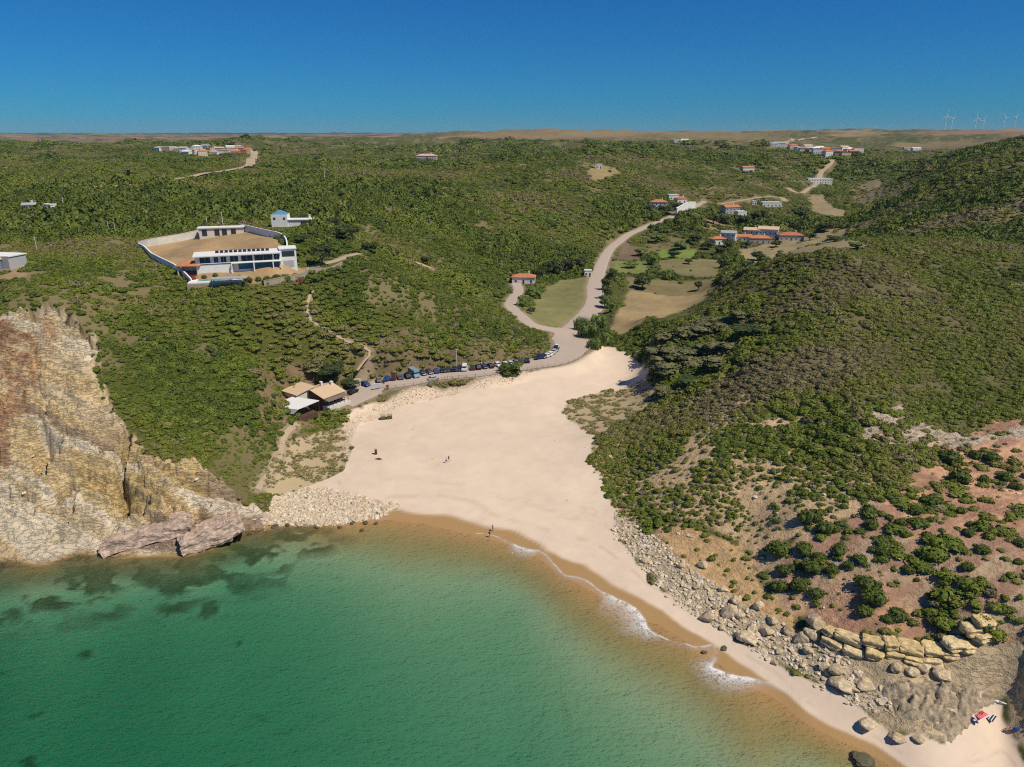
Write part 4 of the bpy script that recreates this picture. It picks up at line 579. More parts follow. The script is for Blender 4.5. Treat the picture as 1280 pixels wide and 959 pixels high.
# dry grass tufts on the dunes and on bare ground
X, Y = sample(52000, -75, 60, 120, 290); m = np.maximum(zone('dune_left', X, Y, .6, 1), zone('dune_mid', X, Y, .6, 1)); m2 = np.maximum(zone('dry1', X, Y), zone('dry2', X, Y))*.55
cl = sstep(.42, .56, fbm(X/2.4, Y/2.4, 3, 71)); k = rng.random(len(X)) < np.maximum(m*cl, m2*.35); X, Y = X[k], Y[k]
X2, Y2 = sample(16000, 10, 125, 80, 175); q = np.maximum(zone('gappy', X2, Y2, 1, 2)*.3, zone('red', X2, Y2, 1, 2)*.09); k = rng.random(len(X2)) < .6*q*sstep(.4, .6, fbm(X2/5, Y2/5, 3, 72)); X = np.concatenate([X, X2[k]]); Y = np.concatenate([Y, Y2[k]])
s = rng.uniform(.45, 1.05, len(X)); zt = gz(X, Y)
c_tuft = source_collection('tuft', [tuft_mesh('tuft', 200+i, 'grass_tuft', 30) for i in range(3)]+[shrub_mesh('tuft', 210, 'grass_tuft', 90, .6, 3, .16)])
scatter('dry_grass', c_tuft, np.stack([X, Y, zt], 1), np.stack([s, s, s*.8], 1), np.stack([0*X, 0*X, rng.uniform(0, 6.28, len(X))], 1), rng.integers(0, 4, len(X)), rng.uniform(0, .5, len(X)), 'dry grass tufts on the dunes and bare soil', 'grass')
# ---------------------------------------------------------------- rubble
c_stone = source_collection('stone', [rock_mesh('stone', 300+i, 'rubble_stone', 1, .5, .6) for i in range(6)])
def rubble(name, keys, n, box, s0, s1, label, pw=2.2):
    X, Y = sample(n, *box); m = 0*X
    for kx in keys: m = np.maximum(m, zone(kx, X, Y, .7, 1.6))
    k = rng.random(n) < m; X, Y = X[k], Y[k]; s = s0+(s1-s0)*rng.random(len(X))**pw; zz = gz(X, Y)
    scatter(name, c_stone, np.stack([X, Y, zz+.05*s], 1), np.stack([s*rng.uniform(.7, 1.4, len(X)), s, s*rng.uniform(.6, 1, len(X))], 1), np.stack([rng.normal(0, .3, len(X)), rng.normal(0, .3, len(X)), rng.uniform(0, 6.28, len(X))], 1),
            rng.integers(0, 6, len(X)), 0*X, label, 'rubble')
rubble('rubble', ['rubble_r'], 40000, (15, 95, 78, 160), .16, .75, 'broken tan stones heaped below the right hand slope', 3)
rubble('rubble', ['rubble_l'], 26000, (-72, -25, 128, 160), 0.12, .95, 'white and grey stones heaped by the left water edge')
rubble('rubble', ['rubble_road'], 40000, (-60, 15, 165, 245), .10, .42, 'pale stones along the beach side of the road')
X, Y = sample(30000, -140, 112, 75, 200); zc = np.maximum(zone('cliff', X, Y)*.10, np.maximum(zone('gappy', X, Y)*.10, zone('red', X, Y)*.07)); zc = np.maximum(zc, zone('orange', X, Y)*.25); zc = np.maximum(zc, zone('sand', X, Y)*.012*(gz(X, Y) > .8)); k = rng.random(len(X)) < zc*sstep(.45, .6, fbm(X/6, Y/6, 3, 75)); X, Y = X[k], Y[k]; s = .12+.6*rng.random(len(X))**3; zz = gz(X, Y)
scatter('loose_stones', c_stone, np.stack([X, Y, zz], 1), np.stack([s*1.3, s, s*.7], 1), np.stack([0*X, 0*X, rng.uniform(0, 6.28, len(X))], 1), rng.integers(0, 6, len(X)), 0*X, 'loose stones strewn over the cliff and bare slopes', 'stones')
# ---------------------------------------------------------------- building kit
MK = DATA['marks']
def gz1(x, y): return float(gz(x, y)[0])
for nm, c, kw in (('white_plaster', (.78, .76, .72), {}), ('cream_plaster', (.70, .62, .50), {}), ('grey_plaster', (.42, .41, .41), {}), ('pink_plaster', (.66, .45, .40), {}), ('orange_plaster', (.56, .27, .17), {}),
                  ('orange_tile', (.50, .19, .085), dict(noise=.45, scale=.9, bump=.3)), ('red_tile', (.42, .15, .09), dict(noise=.45, scale=.9, bump=.3)), ('tan_tile', (.60, .43, .28), dict(noise=.12, scale=.8)), ('pink_tile', (.60, .36, .33), {}),
                  ('grey_roof', (.36, .36, .37), {}), ('white_roof', (.74, .73, .71), dict(noise=.12)), ('brown_roof', (.20, .15, .12), {}), ('dark_wood', (.10, .055, .04), dict(noise=.4, scale=3)), ('pale_wood', (.40, .32, .23), dict(noise=.4, scale=3)),
                  ('concrete', (.64, .60, .53), dict(noise=.35, scale=.6)), ('garden_stone', (.36, .30, .22), dict(noise=.45, scale=1.2, bump=.5)), ('blue_roof', (.09, .24, .38), {}), ('olive_wood', (.12, .11, .04), {}), ('red_plastic', (.45, .05, .05), {}),
                  ('canvas', (.72, .70, .68), dict(noise=.06)), ('grey_vinyl', (.25, .25, .25), {}), ('metal', (.55, .56, .57), dict(rough=.45, noise=.1)), ('tyre', (.015, .015, .016), {}), ('turbine_white', (.78, .79, .80), dict(noise=.03)), ('seaweed', (.04, .035, .02), {})):
    plain(nm, c, **({'rough': .85, 'noise': .18, 'scale': .7}|kw))
plain('window_glass', (.035, .045, .055), .12, .1, 1, .6); plain('blue_glass', (.025, .13, .22), .15, .15, .6, .6); plain('pool_water', (.10, .42, .40), .08, .1, .5, .5); plain('solar_panel', (.02, .025, .05), .2, .1, 1, .5)
for nm, c in (('black', (.012, .012, .014)), ('blue', (.02, .06, .24)), ('grey', (.20, .20, .20)), ('maroon', (.09, .02, .025)), ('slate', (.10, .13, .16)), ('skyblue', (.22, .33, .42)), ('navy', (.015, .025, .075)), ('charcoal', (.04, .042, .046)), ('white', (.74, .74, .73)), ('silver', (.48, .49, .50))):
    plain('paint_'+nm, c, .3, .05, .8, .6)
class MB:
    """collects boxes, prisms, tubes and quads into one mesh"""
    def __init__(s): s.V = []; s.F = []
    def add(s, V, F): o = len(s.V); s.V += [tuple(v) for v in V]; s.F += [tuple(i+o for i in f) for f in F]; return s
    def box(s, x0, x1, y0, y1, z0, z1, taper=0):
        t = taper; return s.add([(x0, y0, z0), (x1, y0, z0), (x1, y1, z0), (x0, y1, z0), (x0+t, y0+t, z1), (x1-t, y0+t, z1), (x1-t, y1-t, z1), (x0+t, y1-t, z1)], [(3, 2, 1, 0), (4, 5, 6, 7), (0, 1, 5, 4), (1, 2, 6, 5), (2, 3, 7, 6), (3, 0, 4, 7)])
    def hexa(s, A, B): return s.add(list(A)+list(B), [(3, 2, 1, 0), (4, 5, 6, 7), (0, 1, 5, 4), (1, 2, 6, 5), (2, 3, 7, 6), (3, 0, 4, 7)])
    def tube(s, p, q, r0, r1=None, n=8):
        r1 = r0 if r1 is None else r1; p = Vector(p); q = Vector(q); d = (q-p).normalized(); a = d.orthogonal().normalized(); b = d.cross(a); V = []
        for c, r in ((p, r0), (q, r1)):
            for i in range(n): t = 6.2832*i/n; V.append(c+a*math.cos(t)*r+b*math.sin(t)*r)
        return s.add(V, [tuple(range(n))[::-1], tuple(range(n, 2*n))]+[(i, (i+1) % n, n+(i+1) % n, n+i) for i in range(n)])
    def mesh(s, name, mat, bevel=0, smooth=False):
        me = bpy.data.meshes.new(name); me.from_pydata(s.V, [], s.F)
        bm = bmesh.new(); bm.from_mesh(me); bmesh.ops.recalc_face_normals(bm, faces=bm.faces)
        if bevel: bmesh.ops.bevel(bm, geom=bm.edges[:], offset=bevel, segments=2, affect='EDGES', profile=.6)
        bm.to_mesh(me); bm.free()
        if smooth: me.polygons.foreach_set('use_smooth', [True]*len(me.polygons))
        for m in (mat if isinstance(mat, (list, tuple)) else [mat]): me.materials.append(MAT[m] if isinstance(m, str) else m)
        return me
    def build(s, name, mat, parent=None, bevel=0, smooth=False): return link(name, s.mesh(name, mat, bevel, smooth), parent)
def empty(name, loc, rz=0):
    o = bpy.data.objects.new(name, None); COL.objects.link(o); o.location = loc; o.rotation_euler = (0, 0, rz); o.empty_display_size = .5; return o
def gable(w, d, h, rise, o=.4):
    x, y = w/2+o, d/2+o; return MB().add([(-x, -y, h), (x, -y, h), (x, y, h), (-x, y, h), (-x, 0, h+rise), (x, 0, h+rise), (-x, -y, h-.18), (x, -y, h-.18), (x, y, h-.18), (-x, y, h-.18)],
        [(0, 1, 5, 4), (2, 3, 4, 5), (0, 4, 3, 9, 6), (1, 7, 8, 2, 5), (6, 7, 1, 0), (8, 9, 3, 2), (9, 8, 7, 6)])
def hip(w, d, h, rise, o=.4):
    x, y = w/2+o, d/2+o; r = max(.2, x-y); return MB().add([(-x, -y, h), (x, -y, h), (x, y, h), (-x, y, h), (-r, 0, h+rise), (r, 0, h+rise), (-x, -y, h-.18), (x, -y, h-.18), (x, y, h-.18), (-x, y, h-.18)],
        [(0, 1, 5, 4), (2, 3, 4, 5), (3, 0, 4), (1, 2, 5), (6, 7, 1, 0), (7, 8, 2, 1), (8, 9, 3, 2), (9, 6, 0, 3), (9, 8, 7, 6)])
def gable_ends(w, d, h, rise, sx):
    m = MB(); x = sx*w/2; m.add([(x-.1, -d/2, h-.05), (x+.1, -d/2, h-.05), (x+.1, d/2, h-.05), (x-.1, d/2, h-.05), (x-.1, 0, h+rise-.15), (x+.1, 0, h+rise-.15)], [(0, 1, 5, 4), (2, 3, 4, 5), (0, 4, 3), (1, 2, 5), (3, 2, 1, 0)])
    return m
WALLS = {'white': 'white_plaster', 'cream': 'cream_plaster', 'grey': 'grey_plaster', 'pink': 'pink_plaster', 'orange': 'orange_plaster'}
ROOFS = {'orange': 'orange_tile', 'red': 'red_tile', 'tan': 'tan_tile', 'pink': 'pink_tile', 'grey': 'grey_roof', 'white': 'white_roof'}
def house(name, x, y, z, w, d, h, rot, roof, wall, rc, label, cat='house', group=None, windows=True, chimney=True):
    t = empty(name, (x, y+d/2, z), math.radians(rot)); tag(t, label, cat, group)
    MB().box(-w/2, w/2, -d/2, d/2, -2.0, h).build('wall', WALLS[wall], t)
    rise = d*.2
    if roof == 'gable': gable(w, d, h, rise).build('roof', ROOFS[rc], t); [gable_ends(w, d, h, rise, sx).build('gable', WALLS[wall], t) for sx in (-1, 1)]
    elif roof == 'hip': hip(w, d, h, rise).build('roof', ROOFS[rc], t)
    else:
        m = MB().box(-w/2-.15, w/2+.15, -d/2-.15, d/2+.15, h, h+.3)
        for (a, b, c, e) in ((-w/2-.15, w/2+.15, -d/2-.15, -d/2+.05), (-w/2-.15, w/2+.15, d/2-.05, d/2+.15), (-w/2-.15, -w/2+.05, -d/2+.05, d/2-.05), (w/2-.05, w/2+.15, -d/2+.05, d/2-.05)): m.box(a, b, c, e, h+.3, h+.6)
        m.build('roof', ROOFS[rc], t)
    if chimney and roof != 'flat':
        c = MB().box(w*.22-.35, w*.22+.35, d*.1-.35, d*.1+.35, h, h+rise+.9).box(w*.22-.45, w*.22+.45, d*.1-.45, d*.1+.45, h+rise+.9, h+rise+1.1); c.build('chimney', 'white_plaster', t)
    if windows:
        n = max(2, int(w/3.2)); fl = 2 if h > 5 else 1
        for f in range(fl):
            for i in range(n):
                u = -w/2+(i+.5)*w/n; z0 = .9+f*2.8
                if f == 0 and i == n//2: MB().box(u-.5, u+.5, -d/2-.04, -d/2+.1, 0, 2.1).build('door', 'dark_wood', t); continue
                o = MB().box(u-.6, u+.6, -d/2-.05, -d/2+.1, z0, z0+1.2).build('window', 'white_plaster', t); MB().box(u-.5, u+.5, -d/2-.08, -d/2-.04, z0+.1, z0+1.1).build('pane', 'window_glass', o)
            for i in range(2):
                v = -d/4+i*d/2; o = MB().box(w/2-.1, w/2+.05, v-.5, v+.5, .9+f*2.8, 2.1+f*2.8).build('window', 'window_glass', t)
    return t
for (x, y, z, w, d, h, rot, roof, wall, rc, area, lab) in DATA['houses']:
    house('gate_hut' if area == 'gate' else 'house', x, y, z, w, d, h, rot, roof, wall, rc, lab, 'hut' if area == 'gate' else 'house', {'valley': 'houses in the valley', 'far': 'scattered far houses'}.get(area))
for key, grp, la in (('town', 'houses of the far left town', 'small %s house in the far town where the dirt road ends'), ('village', 'houses of the far right village', 'small %s house in the far village on the right hand hillside')):
    for i, (x, y, z, w, col, rot) in enumerate(DATA[key]):
        wall = col if col in WALLS else 'white'; rf = ['flat', 'hip', 'gable'][i % 3]; rc = 'orange' if col in ('orange', 'cream') else ('white' if rf == 'flat' else ['tan', 'white', 'grey', 'orange'][(i//3) % 4])
        house('house', x, y, gz1(x, y)+.3, w, w*.7, [6, 5, 7, 4][i % 4]*(1.25 if key == 'village' else 1.05), rot, rf, wall, rc, la % col, 'house', grp, True, False)
# ---------------------------------------------------------------- walls along surveyed lines
def wall_line(name, L, h, th, mat, label, lift=0, step=2.0, cat='wall'):
    C = catmull([p[:2] for p in L], step) if len(L) > 2 else np.array([np.array(L[0][:2])*(1-t)+np.array(L[1][:2])*t for t in np.linspace(0, 1, 8)])
    zz = gz(C[:, 0], C[:, 1]); t = np.gradient(C, axis=0); t /= np.linalg.norm(t, axis=1)[:, None]; n = np.stack([-t[:, 1], t[:, 0]], 1)*th/2; m = MB()
    for i in range(len(C)-1):
        a, b = C[i], C[i+1]; A = [(*(a-n[i]), zz[i]-1.5), (*(b-n[i+1]), zz[i+1]-1.5), (*(b+n[i+1]), zz[i+1]-1.5), (*(a+n[i]), zz[i]-1.5)]
        m.hexa(A, [(p[0], p[1], q+1.5+h) for p, q in zip(A, (zz[i]-1.5, zz[i+1]-1.5, zz[i+1]-1.5, zz[i]-1.5))])
    o = empty(name, (float(C[0, 0]), float(C[0, 1]), float(zz[0]))); tag(o, label, cat)
    q = m.build('wall_run', mat, o); q.location = -o.location
    cp = MB()
    for i in range(len(C)-1):
        a, b = C[i], C[i+1]; k = 1.25; A = [(*(a-n[i]*k), zz[i]+h+.002), (*(b-n[i+1]*k), zz[i+1]+h+.002), (*(b+n[i+1]*k), zz[i+1]+h+.002), (*(a+n[i]*k), zz[i]+h+.002)]
        cp.hexa(A, [(p[0], p[1], p[2]+.12) for p in A])
    q = cp.build('coping', mat, o); q.location = -o.location; return o
wall_line('boundary_wall', MK['villa_wall_back'], 2.6, .35, 'concrete', 'long pale concrete wall along the back left of the villa plot')
wall_line('boundary_wall', MK['villa_wall_right'], 2.4, .35, 'white_plaster', 'white wall along the right of the villa plot')
wall_line('boundary_wall', MK['villa_wall_left'], 1.8, .35, 'white_plaster', 'low white wall along the front left of the villa plot')
wall_line('retaining_wall', MK['villa_retain'], 1.6, .6, 'garden_stone', 'grey stone retaining wall curving below the villa garden')
a, b = MK['road_wall']; wall_line('retaining_wall', [a, b], 6.0, 1.2, 'white_plaster', 'big white retaining wall at the top of the valley road')
# ---------------------------------------------------------------- the villa
a, b = [Vector(p) for p in MK['villa_front']]; vr = math.atan2(b.y-a.y, b.x-a.x); vm = (a+b)/2
vz = max(gz1(vm.x, vm.y), gz1(vm.x, vm.y+6))-.3
V = empty('villa', (vm.x, vm.y+1, vz), vr); V.scale = (.84, .84, .84); tag(V, 'large white two storey villa with blue glass ground floor on the left hill', 'villa')
MB().box(-16.5, 15.5, 0, 10.5, 3.3, 6.3).build('upper_wall', 'white_plaster', V); MB().box(-3, 15.2, 1.2, 10, -3, 3.3).build('lower_wall', 'white_plaster', V); MB().box(-16.2, -3, .3, 9, -3, 3.0).build('terrace_wall', 'white_plaster', V)
MB().box(-17.2, 16, -1.4, 11, 6.3, 6.65).build('roof', 'white_roof', V); MB().box(-3.4, 15.9, -1.0, 1.2, 3.05, 3.32).build('balcony', 'white_plaster', V)
MB().box(15.5, 22, 3, 11, -3, 7.2).build('wing_wall', 'white_plaster', V); MB().box(15.3, 22.3, 2.6, 11.4, 7.2, 7.5).build('wing_roof', 'white_roof', V)
for u0, u1 in ((-14.8, -11), (-9.6, -8), (-7, -5), (-3.6, -.6), (.6, 4.8), (5.6, 12.4), (13.1, 15.1)):
    w = MB().box(u0, u1, -.06, .1, 3.7, 5.9).build('window', 'window_glass', V)
    MB().box((u0+u1)/2-.04, (u0+u1)/2+.04, -.1, -.06, 3.7, 5.9).build('frame', 'metal', w)
for u0, u1 in ((-.8, 4.8), (5.5, 12.2), (12.8, 15.0)): MB().box(u0, u1, 1.1, 1.3, .35, 2.95).build('window', 'blue_glass', V)
MB().box(16.3, 21.3, 2.92, 3.1, 4.2, 6.4).build('window', 'window_glass', V); MB().box(16.6, 20.8, 2.92, 3.1, -.2, 2.6).build('garage_door', 'grey_plaster', V)
for u in (-3.3, 5.1, 12.5, 15.7): MB().box(u-.2, u+.2, -.95, -.6, -2.5, 3.05).build('column', 'white_plaster', V)
for i in range(12): u = -9+i*1.75; MB().add([(u, 5, 6.75), (u+1.25, 5, 6.75), (u+1.25, 7, 7.4), (u, 7, 7.4), (u, 5, 6.66), (u+1.25, 5, 6.66), (u+1.25, 7, 6.66), (u, 7, 6.66)], [(0, 1, 2, 3), (7, 6, 5, 4), (0, 4, 5, 1), (1, 5, 6, 2), (2, 6, 7, 3), (3, 7, 4, 0)]).build('solar_panel', 'solar_panel', V)
p = MK['shed']; S = empty('garden_shed', (p[0], p[1], gz1(p[0], p[1])), math.radians(14)); tag(S, 'long low white outbuilding with dark openings at the back of the villa plot', 'shed')
MB().box(-8, 8, 0, 4, -1.5, 3).build('wall', 'cream_plaster', S); MB().box(-8.5, 8.5, -.5, 4.4, 3, 3.3).build('roof', 'white_roof', S)
for u in (-6, -1.5, 1.2, 4.5): MB().box(u-.9, u+.9, -.06, .1, .1, 2.5).build('opening', 'window_glass', S)
p = MK['pavilion']; S = empty('pavilion', (p[0], p[1], gz1(p[0], p[1])), math.radians(4)); tag(S, 'small open pavilion with orange tiled roof beside the villa pool', 'pavilion')
hip(7, 4.6, 2.9, .9).build('roof', 'orange_tile', S); MB().box(-3.2, 3.2, 1.7, 2.1, -1.5, 2.7).build('back_wall', 'cream_plaster', S)
for sx in (-3.1, 3.1):
    for sy in (-1.9, 1.9): MB().box(sx-.18, sx+.18, sy-.18, sy+.18, -1.5, 2.7).build('post', 'cream_plaster', S)
p = MK['pool']; S = empty('swimming_pool', (p[0], p[1]+1.5, gz1(p[0], p[1]+1.5)-.1), math.radians(14)); tag(S, 'turquoise swimming pool with white deck in front of the villa', 'pool')
m = MB()
for q in ((-8, 8, -4, -2.4), (-8, 8, 2.4, 4), (-8, -5.5, -2.4, 2.4), (5.5, 8, -2.4, 2.4)): m.box(q[0], q[1], q[2], q[3], -.05, .3)
m.build('deck', 'white_plaster', S); MB().box(-8.3, 8.3, -4.3, 4.3, -4, -.06).build('base', 'garden_stone', S); MB().box(-5.5, 5.5, -2.4, 2.4, -.05, .12).build('water', 'pool_water', S)
p = MK['pergola']; S = empty('pergola', (p[0], p[1]+1.5, gz1(p[0], p[1]+1.5)), math.radians(14)); tag(S, 'flat grey pergola roof on posts below the villa pool', 'pergola')
MB().box(-5.5, 5.5, -1.9, 1.9, 2.5, 2.7).build('roof', 'grey_roof', S)
for sx in (-5.2, 0, 5.2):
    for sy in (-1.7, 1.7): MB().tube((sx, sy, -1.5), (sx, sy, 2.5), .09).build('post', 'dark_wood', S)
# ---------------------------------------------------------------- blue-roofed house and the house at the left edge
p = MK['blue_house']; z = gz1(p[0], p[1]); S = empty('house', (p[0]-3, p[1]+3, z), math.radians(5)); S.scale = (.82, .82, .82); tag(S, 'white house with a blue roofed tower behind the villa', 'house')
MB().box(-4, 4, -3.5, 3.5, -2, 6.2).build('tower_wall', 'white_plaster', S); hip(7.6, 6.6, 6.2, 2.0, .1).build('roof', 'blue_roof', S); MB().box(4, 16, -3, 4, -2, 3.4).build('wall', 'white_plaster', S); MB().box(3.9, 16.4, -3.5, 4.4, 3.4, 3.7).build('wing_roof', 'white_roof', S)
for u0, u1, z0, z1, yy in ((-3, -1.8, 3.6, 4.8, -3.5), (2, 3, 3.6, 4.8, -3.5), (10.5, 14.5, .4, 2.6, -3)): MB().box(u0, u1, yy-.06, yy+.1, z0, z1).build('window', 'window_glass', S)
MB().box(14, 14.8, 1, 1.8, 3.4, 5.4).box(13.9, 14.9, .9, 1.9, 5.4, 5.6).build('chimney', 'white_plaster', S)
p = MK['left_house']; z = gz1(p[0], p[1]+2); S = empty('house', (p[0]-8, p[1]+4, z), math.radians(-12)); tag(S, 'house with a blue wall, tan and white roofs at the left edge', 'house')
MB().box(-9, 3, -4, 2, -2, 3.6).build('wall', plain('blue_plaster', (.16, .22, .34), .85, .2, .7), S); MB().add([(-9.4, -4.5, 3.62), (3.3, -4.5, 3.62), (2.2, 2.3, 5.4), (-9.4, 2.3, 5.4), (-9.4, -4.5, 3.5), (3.3, -4.5, 3.5), (3.3, 2.3, 3.5), (-9.4, 2.3, 3.5)], [(0, 1, 2, 3), (7, 6, 5, 4), (0, 4, 5, 1), (1, 5, 6, 2), (2, 6, 7, 3), (3, 7, 4, 0)]).build('roof', 'tan_tile', S)  # one dark blue colour over the whole wall box
MB().box(-9, 5.5, 2.35, 9, -2, 4.2).build('back_wall', 'grey_plaster', S); MB().box(-9.2, 5.8, 2.32, 9.3, 4.2, 4.5).build('flat_roof', 'white_roof', S); MB().box(1.0, 2.4, -4.06, -3.9, -.1, 2.2).build('door', 'white_plaster', S); MB().box(-2.6, -.8, -4.06, -3.9, .8, 2.2).build('window', 'window_glass', S)
# ---------------------------------------------------------------- beach restaurant
c = Vector(MK['rest_corner']); ra = math.radians(-35.6); gzr = 5.6
S = empty('restaurant', (c.x, c.y, gzr), ra); S.scale = (1, .76, 1); tag(S, 'beach restaurant with big tan gabled roof at the end of the road', 'restaurant')
MB().box(-11.2, -.9, .8, 11.2, -2, 2.5).build('wall', 'dark_wood', S)  # dark walls: the shade under the eaves is put into their colour
MB().add([(0, 0, 2.6), (0, 12, 2.6), (-6, 12, 4.2), (-6, 0, 4.2), (-12, 0, 2.6), (-12, 12, 2.6), (0, 0, 2.45), (0, 12, 2.45), (-6, 12, 4.05), (-6, 0, 4.05), (-12, 0, 2.45), (-12, 12, 2.45)],
         [(0, 1, 2, 3), (3, 2, 5, 4), (7, 6, 9, 8), (8, 9, 10, 11), (0, 3, 9, 6), (3, 4, 10, 9), (1, 7, 8, 2), (2, 8, 11, 5), (0, 6, 7, 1), (4, 5, 11, 10)]).build('roof', 'tan_tile', S)
MB().add([(-.9, .85, 2.5), (-6, .85, 3.95), (-11.2, .85, 2.5), (-.9, 1.05, 2.5), (-6, 1.05, 3.95), (-11.2, 1.05, 2.5)], [(0, 1, 2), (5, 4, 3), (0, 3, 4, 1), (1, 4, 5, 2), (2, 5, 3, 0)]).build('gable', 'dark_wood', S)
for i in range(5): u = 1.6+i*1.95; w = MB().box(-.96, -.84, u, u+1.5, .7, 1.9).build('window', 'window_glass', S); MB().box(-.99, -.95, u+.71, u+.79, .7, 1.9).build('frame', 'pale_wood', w)
for x, y in ((-5.2, 10.4), (-7.5, 7.5)): MB().box(x-.35, x+.35, y-.35, y+.35, 2.8, 4.9).box(x-.5, x+.5, y-.5, y+.5, 4.9, 5.1).build('chimney', 'white_plaster', S)
MB().box(-.9, 2.4, .3, 11.5, -1.5, .05).build('terrace', 'concrete', S)
MB().add([(-.92, .5, 2.3), (2.0, .5, 1.95), (2.0, 11, 1.95), (-.92, 11, 2.3), (-.92, .5, 2.2), (2.0, .5, 1.85), (2.0, 11, 1.85), (-.92, 11, 2.2)], [(0, 1, 2, 3), (7, 6, 5, 4), (0, 4, 5, 1), (1, 5, 6, 2), (2, 6, 7, 3), (3, 7, 4, 0)]).build('veranda_roof', 'brown_roof', S)
for i in range(6): MB().box(1.75, 1.9, .7+i*2, .85+i*2, 0, 1.9).build('post', 'dark_wood', S)
p = MK['rest_back']; S = empty('annex', (p[0]+1.5, p[1]+1, gzr+.6), ra); tag(S, 'small tan roofed annex behind the restaurant', 'building')
MB().box(-1, 5.5, 0, 6.5, -2, 2.9).build('wall', 'cream_plaster', S); MB().add([(-1.5, -.5, 2.95), (6, -.5, 2.95), (6, 7, 3.9), (-1.5, 7, 3.9), (-1.5, -.5, 2.8), (6, -.5, 2.8), (6, 7, 3.75), (-1.5, 7, 3.75)], [(0, 1, 2, 3), (7, 6, 5, 4), (0, 4, 5, 1), (1, 5, 6, 2), (2, 6, 7, 3), (3, 7, 4, 0)]).build('roof', 'tan_tile', S); MB().tube((.5, 3, 3), (.5, 3, 4.3), .12).build('flue', 'dark_wood', S)
K = [Vector(q) for q in MK['rest_canopy']]; kc = sum(K, Vector())/4; S = empty('terrace_canopy', (kc.x, kc.y, gzr-.6), 0); tag(S, 'white canvas canopy over the restaurant terrace', 'canopy')
R_ = [q-Vector((kc.x, kc.y, gzr-.6)) for q in K]; m = MB(); m.hexa([q-Vector((0, 0, .1)) for q in R_], [q+Vector((0, 0, .12 if i > 1 else -.02)) for i, q in enumerate(R_)]); m.build('canvas', 'canvas', S)
dn = Vector((-.9, -1.5, -.9)); MB().hexa([R_[0]+dn-Vector((0, 0, .05)), R_[1]+dn-Vector((0, 0, .05)), R_[1]-Vector((0, 0, .22)), R_[0]-Vector((0, 0, .22))], [R_[0]+dn, R_[1]+dn, R_[1]-Vector((0, 0, .14)), R_[0]-Vector((0, 0, .14))]).build('flap', 'grey_vinyl', S)
for i in range(4):
    for t in (0, .5): q = R_[i].lerp(R_[(i+1) % 4], t)*.97; MB().tube((q.x, q.y, -1.2), (q.x, q.y, R_[0].z-.12), .07).build('post', 'dark_wood', S)
q0, q1 = R_[0]*.96, R_[1]*.96; MB().box(-4.5, 4.5, -4.2, 4.5, -1.5, .1).build('deck_floor', 'dark_wood', S).rotation_euler = (0, 0, ra)
for i in range(4):
    q = R_[0].lerp(R_[1], .15+.22*i)+Vector((1.2, 1.9, 0)); t = empty('terrace_table', (kc.x+q.x, kc.y+q.y, gzr-.5)); tag(t, 'small wooden table under the white terrace canopy', 'table', 'terrace tables')
    MB().box(-.45, .45, -.45, .45, .7, .75).build('table_top', 'pale_wood', t)
    for sx in (-.38, .38):
        for sy in (-.38, .38): MB().box(sx-.03, sx+.03, sy-.03, sy+.03, 0, .7).build('leg', 'dark_wood', t)
# ---------------------------------------------------------------- road fence, poles, turbines
C, zr = RIB['road']; t = np.gradient(C[:, :2], axis=0); t /= np.linalg.norm(t, axis=1)[:, None]; nrm = np.stack([-t[:, 1], t[:, 0]], 1)
near = C[:, :2]-nrm*(C[:, 2:3]/2-.3); far = C[:, :2]+nrm*(C[:, 2:3]/2)
sel = (near[:, 0] > -42) & (near[:, 1] < 268); FP = near[sel][::1]
fz_ = gz(FP[:, 0], FP[:, 1]); fo = empty('roadside_fence', (FP[0, 0], FP[0, 1], fz_[0])); tag(fo, 'low weathered wooden post and rail fence between road and beach', 'fence')
pm = MB().box(-.09, .09, -.09, .09, -.6, 1.15).mesh('post', 'pale_wood'); ol = Vector((FP[0, 0], FP[0, 1], fz_[0]))
for i, (x, y) in enumerate(FP): o = link('post', pm, fo, Vector((x, y, fz_[i]+.1))-ol)
for zz in (.55, 1.0):
    for i in range(len(FP)-1):
        m = MB().tube((FP[i][0]-ol.x, FP[i][1]-ol.y, fz_[i]+zz-ol.z), (FP[i+1][0]-ol.x, FP[i+1][1]-ol.y, fz_[i+1]+zz-ol.z), .075, n=5); m.build('rail', 'pale_wood', fo)
PL = ['tall pale lamp post behind the parked cars', 'short pale post behind the parked cars', 'leaning utility pole beside the left edge house', 'right one of the twin poles in the left woods', 'left one of the twin poles in the left woods', 'far utility pole in the left woods', 'utility pole behind the villa outbuilding',
      'small pole left of the villa outbuilding', 'utility pole on the far middle scrub', 'left one of two poles on the middle hilltop', 'right one of two poles on the middle hilltop', 'pole left of the middle hilltop', 'dark slim pole at the road junction', 'small pole above the blue roofed house', 'slim pole between villa and blue roofed house']
for (x, y, z, h), lab in zip(DATA['poles'], PL):
    o = empty('utility_pole', (x, y, gz1(x, y)), random.uniform(-.4, .4)); tag(o, lab, 'pole', 'utility poles'); r = .13 if y < 300 else .22
    MB().tube((0, 0, -.8), (0, 0, h), r, r*.7).build('shaft', 'dark_wood' if 'dark' in lab else 'concrete', o)
    if h > 4: MB().box(-.9, .9, -.07, .07, h-.55, h-.4).build('crossarm', 'pale_wood', o)
TL = ['first', 'second', 'third', 'fourth', 'fifth', 'sixth']
